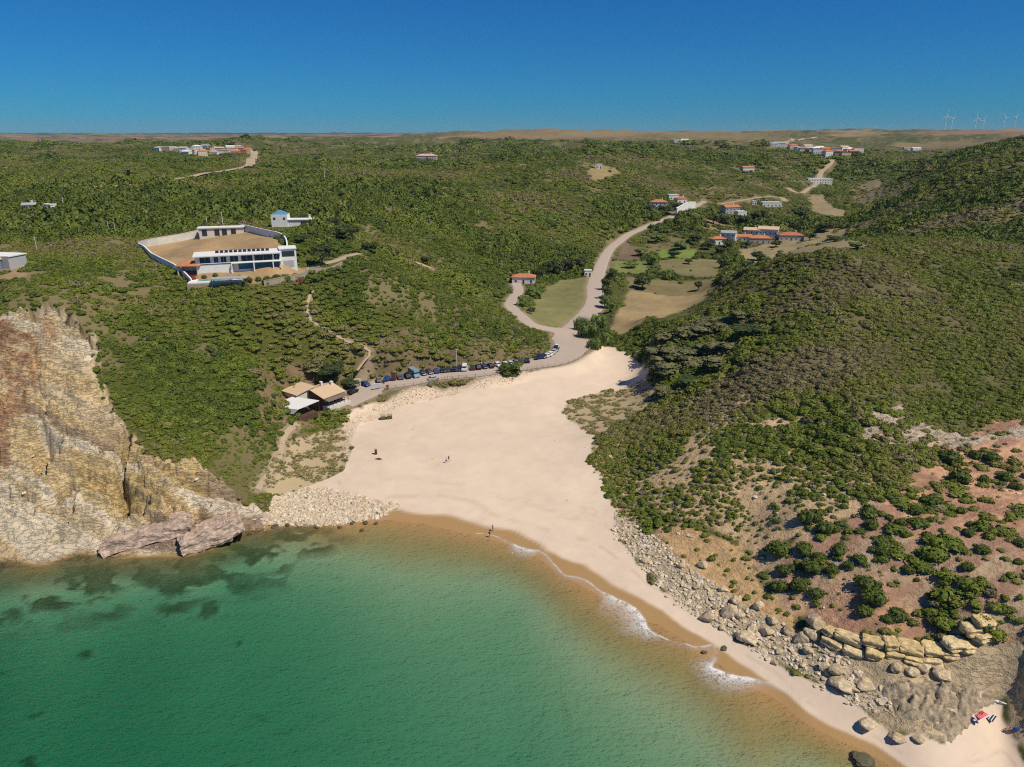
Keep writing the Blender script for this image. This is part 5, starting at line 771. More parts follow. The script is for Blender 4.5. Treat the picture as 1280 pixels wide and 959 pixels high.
for i, (x, y, ph) in enumerate(DATA['turbines']):
    o = empty('wind_turbine', (x, y, gz1(x, y)-2), math.radians(25)); tag(o, ('%s white wind turbine from the left of the six on the right skyline' % TL[i]) if i < 6 else ['leftmost tiny wind turbine far off left of the six', 'middle tiny wind turbine far off left of the six', 'rightmost tiny wind turbine far off left of the six'][i-6], 'wind turbine', 'wind turbines on the skyline')
    MB().tube((0, 0, -5), (0, 0, 78), 2.6, 1.5, 12).build('tower', 'turbine_white', o); MB().box(-1.8, 1.8, -3.5, 6, 77, 81).build('nacelle', 'turbine_white', o)
    for k in range(3):
        a = ph*2.1+k*2.0944; d = Vector((math.sin(a), 0, math.cos(a))); hub = Vector((0, -4.2, 79)); s_ = Vector((math.cos(a), 0, -math.sin(a))); m = MB()
        m.hexa([hub-s_*1.2, hub+s_*1.0, hub+s_*1.0+Vector((0, .5, 0)), hub-s_*1.2+Vector((0, .5, 0))], [hub+d*36-s_*.5, hub+d*36+s_*.1, hub+d*36+s_*.1+Vector((0, .2, 0)), hub+d*36-s_*.5+Vector((0, .2, 0))]); m.build('blade', 'turbine_white', o)
# ---------------------------------------------------------------- vehicles
def car_parts(kind, paint):
    """meshes of one vehicle, nose towards +x"""
    L, W, H, bz = {'car': (4.2, 1.75, 1.45, .92), 'suv': (4.6, 1.85, 1.75, 1.05), 'van': (4.9, 1.9, 2.05, 1.1), 'camper': (5.6, 2.1, 2.7, 1.2)}[kind]; h = L/2; w = W/2; out = []
    b = MB(); nose = h-.05; hood = {'car': .85, 'suv': .95, 'van': .35, 'camper': .3}[kind]; c0 = h-hood-.25; c1 = -h+(.45 if kind == 'car' else .12)
    prof = [(-h, .35), (-h-.02, .62), (-h+.08, bz), (c0+.1, bz), (nose-.1, bz-.16), (h, .58), (h-.05, .32)]
    n = len(prof); V = [(x, -w, z) for x, z in prof]+[(x, w, z) for x, z in prof]; b.add(V, [tuple(range(n))[::-1], tuple(range(n, 2*n))]+[(i, (i+1) % n, n+(i+1) % n, n+i) for i in range(n)])
    t0 = c0-(.62 if kind in ('car', 'suv') else .35); t1 = c1+(.55 if kind == 'car' else .2); ti = .17
    A = [(c1, -w+.06, bz-.02), (c0, -w+.06, bz-.02), (c0, w-.06, bz-.02), (c1, w-.06, bz-.02)]; T = [(t1, -w+ti, H), (t0, -w+ti, H), (t0, w-ti, H), (t1, w-ti, H)]; b.hexa(A, T)
    if kind == 'camper': b.box(t1-.1, t0+.5, -w+.05, w-.05, H-.7, H+.05)
    out.append(('body', b.mesh('body', 'paint_'+paint, .05)))
    A = [Vector(p) for p in A]; T = [Vector(p) for p in T]
    def pane(i, j, lo=.18, hi=.86, ins=.08):
        a, b_, c, d = A[i], A[j], T[j], T[i]; P_ = [a.lerp(d, lo), b_.lerp(c, lo), b_.lerp(c, hi), a.lerp(d, hi)]; cx = sum(P_, Vector())/4; nn = (P_[1]-P_[0]).cross(P_[3]-P_[0]).normalized()
        if nn.dot(cx-(sum(A+T, Vector())/8)) < 0: nn = -nn
        P_ = [p+(cx-p)*ins+nn*.025 for p in P_]; return MB().hexa([p-nn*.03 for p in P_], P_).mesh('window', 'window_glass')
    for i in range(4): out.append(('window', pane(i, (i+1) % 4)))
    for sx in (-1, 1):
        for sy in (-1, 1): out.append(('wheel', MB().tube((sx*(h-.8), sy*(w-.2), .33), (sx*(h-.8), sy*(w+.02), .33), .33, n=14).tube((sx*(h-.8), sy*(w+.015), .33), (sx*(h-.8), sy*(w+.03), .33), .18, n=10).mesh('wheel', 'tyre')))
    for sy in (-1, 1): out.append(('headlight', MB().box(h-.14, h-.01, sy*(w-.35)-.16, sy*(w-.35)+.16, .62, .74).mesh('headlight', 'metal'))); out.append(('tail_light', MB().box(-h-.025, -h+.1, sy*(w-.25)-.12, sy*(w-.25)+.12, .66, .84).mesh('tail_light', 'red_plastic')))
    return out
CARS = {}; ORD = ['first', 'second', 'third', 'fourth', 'fifth', 'sixth', 'seventh', 'eighth', 'ninth', 'tenth', 'eleventh', 'twelfth', 'thirteenth', 'fourteenth', 'fifteenth', 'sixteenth', 'seventeenth', 'eighteenth', 'nineteenth', 'twentieth', 'twenty first', 'twenty second', 'twenty third', 'twenty fourth', 'twenty fifth', 'twenty sixth']
nper = 0; npar = 0
for (x, y, kind, paint, mode) in DATA['cars']:
    i = int(np.argmin((C[:, 0]-x)**2+(C[:, 1]-y)**2)); ang = math.atan2(t[i, 1], t[i, 0]); x0, y0 = x, y; CN = {'skyblue': 'grey blue', 'charcoal': 'dark grey', 'slate': 'slate grey', 'grey': 'grey'}.get(paint, paint)
    if mode == 'perp':
        q = far[i]; off = float((Vector((x, y))-Vector(q)).dot(Vector(nrm[i]))); x, y = x-nrm[i, 0]*(off+3.0), y-nrm[i, 1]*(off+3.0); ang += math.pi/2+random.choice((0, 0, math.pi))+random.uniform(-.22, .05); lab = '%s %s, %s in the nose in row from the restaurant end' % (CN, {'camper': 'camper van', 'van': 'passenger van'}.get(kind, kind), ORD[nper]); nper += 1
    elif mode == 'near': q = near[i]; off = float((Vector((x, y))-Vector(q)).dot(Vector(nrm[i]))); x, y = x-nrm[i, 0]*(off-1.3), y-nrm[i, 1]*(off-1.3); lab = 'silver car parked alone on the beach side of the road'
    else:
        if npar: q = far[i]; off = float((Vector((x, y))-Vector(q)).dot(Vector(nrm[i]))); x, y = x-nrm[i, 0]*(off+1.3), y-nrm[i, 1]*(off+1.3); lab = '%s %s, %s from the left parked around the road bend' % (CN, kind, ORD[npar-1])
        else: lab = 'black car parked beside the restaurant'
        npar += 1; ang += random.choice((0, math.pi))
    z = float(np.interp(i, range(len(zr)), zr))+.16 if npar != 1 or mode != 'par' else max(gz1(x, y), 5.4)+.15
    if mode != 'par' or npar > 1: z = max(z, gz1(x, y)+.16)
    o = empty({'camper': 'camper_van', 'van': 'passenger_van'}.get(kind, 'parked_car'), (x, y, z), ang); tag(o, lab, 'van' if kind in ('van', 'camper') else 'car', 'cars parked along the beach road')
    if (kind, paint) not in CARS: CARS[kind, paint] = car_parts(kind, paint)
    for nm, me in CARS[kind, paint]: link(nm, me, o)
# ---------------------------------------------------------------- trees
def tree_meshes(kind, seed):
    r = np.random.default_rng(seed); mat = {'dark': 'tree_leaves', 'green': 'green_leaves', 'grey': 'grey_leaves', 'reed': 'green_leaves', 'bush': 'shrub_leaves'}[kind]
    if kind == 'reed':
        bl = [(0, 0, .4, .30, .30, .42)]+[(.28*math.cos(a_), .28*math.sin(a_), r.uniform(.25, .5), .2, .2, r.uniform(.3, .45)) for a_ in r.uniform(0, 6.28, 7)]
        V, F, lf = leaf_cloud(bl, 520, .04, seed); V = V.tolist(); F = F.tolist(); n0 = len(lf); n = 160
        for i in range(n):
            a = r.uniform(0, 6.28); rr = .5*math.sqrt(r.random()); x, y = rr*math.cos(a), rr*math.sin(a); h = r.uniform(.8, 1.08)*(1-.4*rr); l = r.normal(size=2)*.10; w = .022; q = len(V); V += [(x-w, y, 0), (x+w, y+w, 0), (x+l[0], y+l[1], h)]; F.append((q, q+1, q+2))
        return lf_mesh('crown', np.array(V), np.array(F), np.concatenate([lf, np.repeat(r.random(n), 3)]), MAT[mat]), MB().tube((0, 0, -.05), (0, 0, .4), .02, .01, 5).mesh('stem', 'bark')
    lo = .05 if kind in ('bush', 'grey') else .2; bl = [(0, 0, lo+.3, .36, .36, .36)]+([(0, 0, .12, .42, .42, .3)] if kind in ('grey', 'bush') else [])
    for i in range(8):
        a = r.uniform(0, 6.28); d = r.uniform(.16, .34); q = r.uniform(.14, .24); bl.append((d*math.cos(a), d*math.sin(a), r.uniform(lo+.12, .74), q, q, q*.9))
    V, F, lf = leaf_cloud(bl, 620, .048, seed); V[:, 2] = np.maximum(V[:, 2], .03)
    m = MB().tube((0, 0, -.1), (.02, .01, .3), .045, .03, 7)
    for i in range(5): a = i*1.3; m.tube((.02, .01, .24), (.2*math.cos(a), .2*math.sin(a), .5+.05*i), .022, .008, 5)
    return lf_mesh('crown', V, F, lf, MAT[mat]), m.mesh('trunk', 'bark')
TM = {k: [tree_meshes(k, 400+i+11*j) for i in range(3)] for j, k in enumerate(('dark', 'green', 'grey', 'reed', 'bush'))}
SPEC = {0: 'lone dark round tree standing on the tan valley field', 1: 'small dark tree at the right end of the tan field', 12: 'small dark tree alone in the round field', 15: 'largest lone dark tree in the far middle scrub', 16: 'small lone dark tree left of the larger one in the far middle scrub'}
TZ_ = gz([q[0] for q in DATA['trees']], [q[1] for q in DATA['trees']])
for i, (x, y, z, h, w, kind) in enumerate(DATA['trees']):
    if x > 30 and y < 300 and kind == 'dark': kind = 'grey' if i % 3 else 'dark'
    if i in SPEC: lab, grp = SPEC[i], 'trees'
    elif kind == 'bush': lab, grp = 'big round green bush on the beach side of the road', 'trees'
    elif kind == 'reed': lab, grp = 'clump of tall green reeds beside the road bend', 'reed clumps'
    elif y < 235 and x < -20: lab, grp = ('grey green tree' if kind == 'grey' else 'dark tree')+' just behind the restaurant', 'trees behind the restaurant'
    elif x < -20 and y < 420: lab, grp = ('bright green tree' if kind == 'green' else 'dark tree')+' around the villa and blue roofed house', 'trees around the villa'
    elif kind == 'grey' or (y < 275 and x > 30): lab, grp = ('grey green' if kind == 'grey' else 'dark green')+' spreading tree in the grove behind the right of the beach', 'trees of the grove behind the beach'
    elif x < 30 and y < 420: lab, grp = ('bright green' if kind == 'green' else 'dark')+' tree by the bungalow and round field', 'trees by the round field'
    elif x < -20: lab, grp = 'dark tree scattered in the far left scrub', 'scattered far trees'
    elif x < 62 and y < 410: lab, grp = ('bright green' if kind == 'green' else 'dark')+' tree lining the right side of the valley road', 'trees along the valley road'
    else: lab, grp = ('bright green' if kind == 'green' else 'dark')+' tree among the valley fields and houses', 'trees among the valley houses'
    o = empty('reed_clump' if kind == 'reed' else 'bush' if kind == 'bush' else 'tree', (x, y, TZ_[i]-.05*h), random.uniform(0, 6.28)); lowk = kind in ('grey', 'dark') and y < 300 and x > 30; h = h*(.62 if lowk else .95); w = w*(1.2 if lowk else 1); o.scale = (w*1.05, w*1.05, h); tag(o, lab, 'reeds' if kind == 'reed' else 'bush' if kind == 'bush' else 'tree', grp)
    c_, s_ = TM[kind][i % 3]; link('crown', c_, o); link('stem' if kind == 'reed' else 'trunk', s_, o)
SM = [shrub_mesh('foliage', 500+i, 'shrub_leaves', 320, .95, 6, .10) for i in range(4)]; ST = MB().tube((0, 0, -.2), (.05, .03, .5), .07, .03, 6).mesh('stem', 'bark')
SZ_ = gz([q[0] for q in DATA['shrubs']], [q[1] for q in DATA['shrubs']])
for i, (x, y, z, s) in enumerate(DATA['shrubs']):
    o = empty('shrub', (x, y, SZ_[i]-.05), random.uniform(0, 6.28)); k = s*random.uniform(.95, 1.2); o.scale = (k, k, k*random.uniform(.75, 1)); tag(o, 'rounded green shrub standing apart on the bare red and tan slope at right', 'shrub', 'shrubs on the bare slope'); link('foliage', SM[i % 4], o); link('stem', ST, o)
# villa garden plants
plain('bougainvillea', (.26, .03, .05), .7, .5, 2)
for i, (dx, dy, s, m) in enumerate(((-15, -3, 1.7, 'bougainvillea'), (18, -3, 1.6, 'bougainvillea'), (-1, -6, 1.6, ''), (2, -6.5, 1.9, ''), (5, -6, 1.5, ''), (8, -6.5, 2.0, ''), (11, -5.5, 1.8, ''), (14, -5, 2.2, ''), (17.5, -6, 2.3, ''), (-8, -2.5, 1.2, ''), (-11.5, -3, 1.2, ''), (-16, -15, 2.0, ''), (-12.5, -15.5, 1.7, ''), (-9, -15, 2.1, ''), (-5.5, -14, 1.8, ''), (-2, -13, 2.2, ''))):
    p = V_ = Vector((vm.x, vm.y+1, 0))+Vector((dx*math.cos(vr)-dy*math.sin(vr), dx*math.sin(vr)+dy*math.cos(vr), 0)); o = empty('garden_bush', (p.x, p.y, gz1(p.x, p.y)), i*1.1); o.scale = (s, s, s); tag(o, ['red flowering bush left of the villa front', 'red flowering bush right of the villa'][i] if m else 'green garden bush planted in front of the villa', 'bush', 'villa garden bushes')
    me = SM[i % 4]
    if m: me = me.copy(); me.materials.clear(); me.materials.append(MAT[m])
    link('foliage', me, o); link('stem', ST, o)
# ---------------------------------------------------------------- rocks
BM_ = [rock_mesh('boulder', 600+i, 'boulder_stone', 3, .26, .85) for i in range(5)]
BZ_ = gz([q[0] for q in DATA['boulders']], [q[1] for q in DATA['boulders']])
for i, (x, y, z, rx, rz) in enumerate(DATA['boulders']):
    o = link('boulder', BM_[i % 5], None, (x, y, BZ_[i]+rz*.25)); o.rotation_euler = (random.uniform(-.2, .2), random.uniform(-.2, .2), random.uniform(0, 6.28)); o.scale = (rx*1.05, rx*.9, max(rz, rx*.55)); tag(o, 'large tan boulder among the broken stones below the right slope', 'boulder', 'boulders below the right slope')
plain('wet_rock', (.10, .085, .045), .6, .5, 1.3, .4, bump=.5); WR = [rock_mesh('sea_rock', 620+i, 'wet_rock', 3, .3, .7) for i in range(3)]
SL = {0: 'big dark weedy rock in the shallows at the bottom right', 1: 'green weedy rock on the wet sand beside the foam', 2: 'green weedy rock ringed by foam'}
for i, (x, y, z, rx, rz) in enumerate(DATA['sea_rocks']):
    o = link('sea_rock', WR[i % 3], None, (x, y, max(gz1(x, y), -.5)+rz*.1)); o.rotation_euler = (0, 0, i*1.3); o.scale = (rx*.6, rx*.5, max(.35, rz*.55)); tag(o, SL.get(i, 'brown weedy rock at the water edge below the white stones'), 'rock', 'rocks at the water edge')
def rock_relief(name, V, F, mat, label, cat='rock'):
    o = link(name, mesh_np(name, V, F, MAT[mat], False)); return tag(o, label, cat)
stone_mat('yellow_stone', [(.66, .49, .23), (.72, .56, .32), (.60, .44, .21), (.74, .60, .38)], 1.6); stone_mat('shelf_stone', [(.40, .32, .22), (.40, .32, .22)], .9, .7); stone_mat('purple_stone', [(.46, .34, .27), (.50, .37, .28)], .9, .5); stone_mat('ochre_stone', [(.56, .41, .21), (.56, .41, .21)], .8, .8)
def rock_mass(name, L, h, edge, mat, label, step=.3, bump=.8, s=0):
    Pn = np.array([p[:2] for p in L]); step = .22; X, Y = np.meshgrid(np.arange(Pn[:, 0].min()-1, Pn[:, 0].max()+1, step), np.arange(Pn[:, 1].min()-1, Pn[:, 1].max()+1, step)); sh = X.shape; X = X.ravel(); Y = Y.ravel()
    X = X+.35*(fbm(X, Y, 2, 80)-.5); d = sdist(Pn, X, Y)+1.6*(fbm(X/1.5, Y/1.5, 3, 81+s)-.5); zb = h0(X, Y); crack = sstep(.02, .10, np.abs(fbm(X/2.6, Y/2.2, 3, 83+s)-.5))
    Z = zb+h*sstep(-.1, edge, d)*(.75+.5*fbm(X/4, Y/4, 3, 82+s))+bump*(fbm(X/1.1, Y/1.1, 4, 84+s)-.5)*sstep(0, 1, d)+.45*(hash2(np.floor(X/.7+fbm(X, Y, 2, 88)*2), np.floor(Y/.6+fbm(Y, X, 2, 89)*2), 87)-.5)*sstep(0, .6, d)-.45*(1-crack)*sstep(.2, 1, d)-.55*sstep(.52, .62, fbm(X/1.0+9, Y/.8, 3, 86+s))*sstep(.3, 1, d); Z = np.where(d < -.15, zb-1.2, Z)
    f_ = grid_faces(*sh); f_ = f_[(d[f_] > -.6).any(1)]; u, iv = np.unique(f_, return_inverse=True); return rock_relief(name, np.stack([X, Y, Z], 1)[u], iv.reshape(f_.shape), mat, label)
rock_mass('rock_shelf', MK['reef'], 1.0, 1.4, 'shelf_stone', 'wide pitted grey brown rock shelf spilling onto the sand at lower right')
rock_mass('rock_wall', [(q[0]+1.3, q[1]) for q in MK['wall_rock']], 1.5, 2.4, 'ochre_stone', 'tall ochre rock wall at the right edge above the small cove', bump=2.2, s=9)
L = np.array([p[:2] for p in MK['ledge']]); Cl = catmull(L, 1.0); LG = empty('rock_ledge', (Cl[0, 0], Cl[0, 1], gz1(*Cl[0]))); tag(LG, 'yellow layered rock ledge curving between red slope and rock shelf', 'rock'); lo_ = LG.location.copy()
cum = np.concatenate([[0], np.cumsum(np.hypot(*np.diff(Cl, axis=0).T))])
BK = [block_mesh('block', 40+i, 'yellow_stone') for i in range(5)]
for tier in range(2):
    s = .4*tier
    while s < cum[-1]-.5:
        w = random.uniform(1.2, 4.2); q = s+w/2; x = np.interp(q, cum, Cl[:, 0]); y = np.interp(q, cum, Cl[:, 1]); e = np.interp(min(q+.5, cum[-1]), cum, Cl[:, 0])-np.interp(q-.5, cum, Cl[:, 0]); g = np.interp(min(q+.5, cum[-1]), cum, Cl[:, 1])-np.interp(q-.5, cum, Cl[:, 1]); a = math.atan2(g, e)
        dn = [-.1, .75][tier]+random.uniform(-.3, .3); x += math.sin(a)*dn; y -= math.cos(a)*dn; zt = h0(np.array([x]), np.array([y]))[0]+[1.0, .05][tier]+random.uniform(-.12, .12)
        o = link('block', BK[random.randrange(5)], LG, Vector((x, y, zt))-lo_); o.rotation_euler = (random.uniform(-.08, .08), random.uniform(-.08, .08), a+random.uniform(-.12, .12)); o.scale = (w*.52, random.uniform(.9, 1.3), random.uniform(.6, .85)); s += w*.98
def slab(name, x, y, z, Lx, Ly, Lz, rz, tilt, roll, mat, label, seed):
    bm = bmesh.new(); bmesh.ops.create_cube(bm, size=1); bmesh.ops.subdivide_edges(bm, edges=bm.edges[:], cuts=34, use_grid_fill=True); co = np.array([v.co[:] for v in bm.verts])*[Lx, Ly, Lz]
    r = np.sqrt((co[:, 0]/Lx*2)**4+(co[:, 1]/Ly*2)**4); co[:, 2] *= 1-.35*sstep(.7, 1.4, r); co[:, 2] += .9*(fbm(co[:, 0]/3+seed, co[:, 1]/3, 4, seed)-.5)+.5*(hash2(np.floor(co[:, 0]/2.2+co[:, 1]*.2), np.floor(co[:, 1]/1.7), seed)-.5); co[:, 2] += .35*((co[:, 1]*.55+.5*fbm(co[:, 0]/4, co[:, 1]/4, 2, seed+5)) % 1.0)-.5*sstep(.05, 0, np.abs(fbm(co[:, 0]/3.5, co[:, 1]/2.5, 3, seed+7)-.5)); co[:, 1] += 1.2*(fbm(co[:, 0]/2.5, co[:, 2]/1.2+seed, 3, seed+1)-.5); co[:, 0] += 1.2*(fbm(co[:, 1]/2.5, co[:, 2]/1.2+seed, 3, seed+2)-.5)
    for v, c in zip(bm.verts, co): v.co = c
    me = bpy.data.meshes.new(name); bm.to_mesh(me); bm.free(); me.materials.append(MAT[mat]); o = link(name, me, None, (x, y, z)); o.rotation_euler = (tilt, roll, rz); return tag(o, label, 'rock')
q = MK['slabs']; slab('rock_slab', q[0][0]+4, q[0][1]+5, 1.6, 18, 8, 3.4, .35, -.28, -.16, 'purple_stone', 'left part of the great tilted purple brown slab at the cliff foot', 3); slab('rock_slab', q[1][0]+2, q[1][1]+4, 1.6, 13, 8.5, 4.0, .5, -.25, -.2, 'purple_stone', 'right part of the great tilted purple brown slab at the cliff foot', 8)
# ---------------------------------------------------------------- foam at the water's edge
def foam():
    m, N, L_, B = new_mat('sea_foam'); out = N['Material Output']; ed = nd(N, 'ShaderNodeAttribute', attribute_name='edge'); ge = nd(N, 'ShaderNodeNewGeometry')
    ld = nd(N, 'ShaderNodeAttribute', attribute_name='lead')
    def filament(scale, width, seed):
        q = nd(N, 'ShaderNodeTexNoise', Scale=scale, Detail=4, Roughness=.6, Distortion=.6); mp = nd(N, 'ShaderNodeMapping'); mp.inputs['Location'].default_value = (seed, 0, 0); L_.new(ge.outputs['Position'], mp.inputs[0]); L_.new(mp.outputs[0], q.inputs['Vector'])
        u = nd(N, 'ShaderNodeMath', operation='SUBTRACT'); u.inputs[1].default_value = .5; L_.new(q.outputs[0], u.inputs[0]); v = nd(N, 'ShaderNodeMath', operation='ABSOLUTE'); L_.new(u.outputs[0], v.inputs[0])
        w = nd(N, 'ShaderNodeMapRange', interpolation_type='SMOOTHSTEP'); w.inputs['From Max'].default_value = width; w.inputs['To Min'].default_value = 1; w.inputs['To Max'].default_value = 0; L_.new(v.outputs[0], w.inputs[0]); return w.outputs[0], q.outputs[0]
    f1, q1 = filament(.55, .07, 3); f2, q2 = filament(1.4, .09, 8)
    mxx = nd(N, 'ShaderNodeMath', operation='MAXIMUM'); L_.new(f1, mxx.inputs[0]); L_.new(f2, mxx.inputs[1])
    pt = nd(N, 'ShaderNodeMapRange', interpolation_type='SMOOTHSTEP'); pt.inputs['From Min'].default_value = .40; pt.inputs['From Max'].default_value = .62; L_.new(q1, pt.inputs[0])
    fl = nd(N, 'ShaderNodeMath', operation='MULTIPLY_ADD'); fl.inputs[1].default_value = .75; fl.inputs[2].default_value = .16; L_.new(mxx.outputs[0], fl.inputs[0])
    b1 = nd(N, 'ShaderNodeMath', operation='MULTIPLY'); L_.new(fl.outputs[0], b1.inputs[0]); L_.new(ed.outputs['Fac'], b1.inputs[1])
    l1 = nd(N, 'ShaderNodeMath', operation='MULTIPLY'); L_.new(ld.outputs['Fac'], l1.inputs[0]); L_.new(pt.outputs[0], l1.inputs[1])
    c = nd(N, 'ShaderNodeMath', operation='ADD', use_clamp=True); L_.new(b1.outputs[0], c.inputs[0]); L_.new(l1.outputs[0], c.inputs[1])
    tr = nd(N, 'ShaderNodeBsdfTransparent'); ms = nd(N, 'ShaderNodeMixShader'); B.inputs['Base Color'].default_value = (.78, .76, .74, 1); B.inputs['Roughness'].default_value = .8
    L_.new(c.outputs[0], ms.inputs[0]); L_.new(tr.outputs[0], ms.inputs[1]); L_.new(B.outputs[0], ms.inputs[2]); L_.new(ms.outputs[0], out.inputs['Surface'])
    Q = catmull([p[:2] for p in MK['foam']], .6); n = len(Q); Q = Q+np.stack([fbm(np.arange(n)/9., 0.*np.arange(n), 3, 90)-.5, fbm(np.arange(n)/9., 0.*np.arange(n)+5, 3, 91)-.5], 1)*2.4
    tt = np.gradient(Q, axis=0); tt /= np.linalg.norm(tt, axis=1)[:, None]; nn = np.stack([-tt[:, 1], tt[:, 0]], 1); k = np.linspace(-1, 1, 13); s = np.arange(n)
    wd = 1.8+5.0*sstep(.35, .65, fbm(s/22., 0.*s, 2, 92)); wd *= sstep(0, 25, s)*sstep(n, n-20, s)+.05
    off = np.where(k[None] < 0, k[None]*wd[:, None], k[None]*.7); X = Q[:, 0, None]+nn[:, 0, None]*off; Y = Q[:, 1, None]+nn[:, 1, None]*off
    Zg = gz(X.ravel(), Y.ravel()).reshape(X.shape); Zf = np.maximum(.035, Zg+.03); e = np.where(k < 0, 1+k*.75, 1-k)[None]*np.ones((n, 1))*(.62+.75*fbm(s/7., 0.*s, 3, 93))[:, None]; e = np.clip(e, 0, 1.0)*np.where(k < 0, 1+k, 1-k)[None]*(.25+.75*sstep(1.9, 4.5, wd))[:, None]; ld_ = np.exp(-((k-.08)/.16)**2)[None]*np.ones((n, 1))*.7
    o = link('sea_foam', mesh_np('sea_foam', np.stack([X, Y, Zf], -1).reshape(-1, 3), grid_faces(n, 13), m, True, {'edge': ('FLOAT', 'POINT', e.astype(np.float32).ravel()), 'lead': ('FLOAT', 'POINT', ld_.astype(np.float32).ravel())})); tag(o, 'white lacy foam along the edge of the wash', 'foam', kind='stuff')
foam()
# ---------------------------------------------------------------- people and beach things
for nm, c in (('skin', (.42, .25, .17)), ('hair', (.04, .025, .018)), ('cloth_black', (.015, .015, .018)), ('cloth_mauve', (.30, .20, .24)), ('cloth_white', (.7, .68, .66)), ('cloth_red', (.50, .04, .05)), ('cloth_pink', (.70, .16, .20)), ('cloth_navy', (.02, .03, .10)), ('cloth_blue', (.03, .07, .35)), ('cloth_teal', (.10, .22, .25))): plain(nm, c, .8, .15, 4)
def person(loc, rz, pose, top, bottom, label):
    m2 = PERSON[pose].copy(); idx = [p.material_index for p in m2.polygons]; m2.materials.clear()
    for q in ('skin', 'hair', top, bottom): m2.materials.append(MAT[q])
    m2.polygons.foreach_set('material_index', idx)
    q = link('person', m2, None, (loc[0], loc[1], gz1(loc[0], loc[1])+.01)); q.rotation_euler = (0, 0, rz); return tag(q, label, 'person')
pp = MK['people']
person(pp[0], 2.2, 'walk', 'cloth_white', 'cloth_mauve', 'person in pale top walking mid beach, nearer of the pair'); person(pp[1], 2.2, 'walk', 'cloth_black', 'cloth_navy', 'person in dark clothes walking mid beach, farther of the pair')
person(pp[2], .6, 'walk', 'cloth_black', 'cloth_black', 'person in black walking at the water edge'); person(pp[3], .4, 'stand', 'cloth_mauve', 'cloth_mauve', 'person in mauve clothes standing on dry sand by the water')
person(pp[4], -1, 'walk', 'cloth_red', 'cloth_white', 'person in red top crossing the road junction')
bp_ = MK['beach']
def towel(p, w, l, rz, mat, label, stripes=None):
    z = gz1(p[0], p[1]); o = empty('beach_towel', (p[0], p[1], z+.06), rz); tag(o, label, 'towel'); n = 8; X, Y = np.meshgrid(np.linspace(-l/2, l/2, n), np.linspace(-w/2, w/2, n)); Zt = .03*fbm(X*3, Y*3, 2, 95); Vt = np.stack([X, Y, Zt], -1).reshape(-1, 3); Ft = grid_faces(n, n); Vb = Vt-[0, 0, .025]
    link('cloth', mesh_np('cloth', np.concatenate([Vt, Vb]), np.concatenate([Ft, Ft[:, ::-1]+n*n]), MAT[mat], True), o)
    for s in stripes or []: MB().box(-l/2+.05, l/2-.05, s-.06, s+.06, .012, .045).build('stripe', 'cloth_white', o)
    return o
towel(bp_[1], 1.3, 1.9, .5, 'cloth_pink', 'pink beach towel under the lying sunbather in the small cove'); person((bp_[1][0], bp_[1][1]), .5, 'lie', 'cloth_red', 'cloth_red', 'sunbather in red lying on the pink towel').location.z += .1
towel((bp_[2][0]+.5, bp_[2][1]-.2), 1.2, 1.7, .7, 'cloth_navy', 'navy and white patterned towel beside the pink one', (-.35, 0, .35))
person(bp_[4], 2.4, 'sit', 'cloth_pink', 'cloth_pink', 'person in pink sitting on the sand beside the rock wall')
p = bp_[5]; o = empty('beach_bag', (p[0], p[1], gz1(p[0], p[1]))); tag(o, 'bright blue beach bag beside the seated person', 'bag'); MB().box(-.4, .4, -.25, .25, 0, .5, .06).build('pouch', 'cloth_blue', o, .06, True)
for s in (-.2, .2): MB().tube((-.2, s, .46), (-.1, s, .8), .02, n=5).tube((-.1, s, .8), (.1, s, .8), .02, n=5).tube((.1, s, .8), (.2, s, .46), .02, n=5).build('handle', 'cloth_navy', o)
p = bp_[0]; o = empty('bodyboard', (p[0], p[1], gz1(p[0], p[1])+.1), 1.9); tag(o, 'navy oval board with white marks lying on the sand', 'board')
bm = bmesh.new(); bmesh.ops.create_uvsphere(bm, u_segments=20, v_segments=8, radius=1); bmesh.ops.scale(bm, vec=(1.0, .42, .07), verts=bm.verts); me = bpy.data.meshes.new('deck'); bm.to_mesh(me); bm.free(); me.materials.append(MAT['cloth_navy']); link('deck', me, o)
for q in (-.4, .45): MB().box(q-.12, q+.12, -.2, .2, .05, .085).build('mark', 'cloth_white', o, .02)
p = bp_[3]; o = empty('folded_parasol', (p[0], p[1], gz1(p[0], p[1])+.15), -.5); tag(o, 'white folded parasol lying on the sand by the rocks', 'parasol'); MB().tube((-1.1, 0, 0), (-.2, 0, .02), .05, .22, 10).tube((-.2, 0, .02), (.9, 0, .05), .22, .06, 10).build('canopy', 'cloth_white', o, 0, True); MB().tube((.9, 0, .05), (1.5, 0, .02), .03).build('pole', 'metal', o)
for i, p in enumerate(MK['bins']):
    o = empty('beach_bin', (p[0], p[1], gz1(p[0], p[1])), .2); tag(o, ['left', 'right'][i]+' one of two olive wooden bin boxes on the upper beach', 'bin', 'bins on the upper beach')
    for a in range(4):
        for k in range(4): ca = a*1.5708; u = -.6+k*.4; m = MB().box(-.18, .18, -.04, .04, 0, 1.2).build('slat', 'olive_wood', o); m.location = (math.cos(ca)*.75-math.sin(ca)*u, math.sin(ca)*.75+math.cos(ca)*u, 0); m.rotation_euler = (0, 0, ca+1.5708)
    MB().box(-.85, .85, -.85, .85, 1.2, 1.28).build('lid', 'pale_wood', o)
p = MK['litter'][0]; o = empty('beach_post', (p[0], p[1], gz1(p[0], p[1]))); tag(o, 'short dark wooden post standing on the left of the beach', 'post'); MB().box(-.3, .3, -.25, .25, -.3, 1.5).build('post_body', 'dark_wood', o, .03); MB().box(-.36, .36, -.3, .3, 1.5, 1.6).build('cap', 'pale_wood', o)
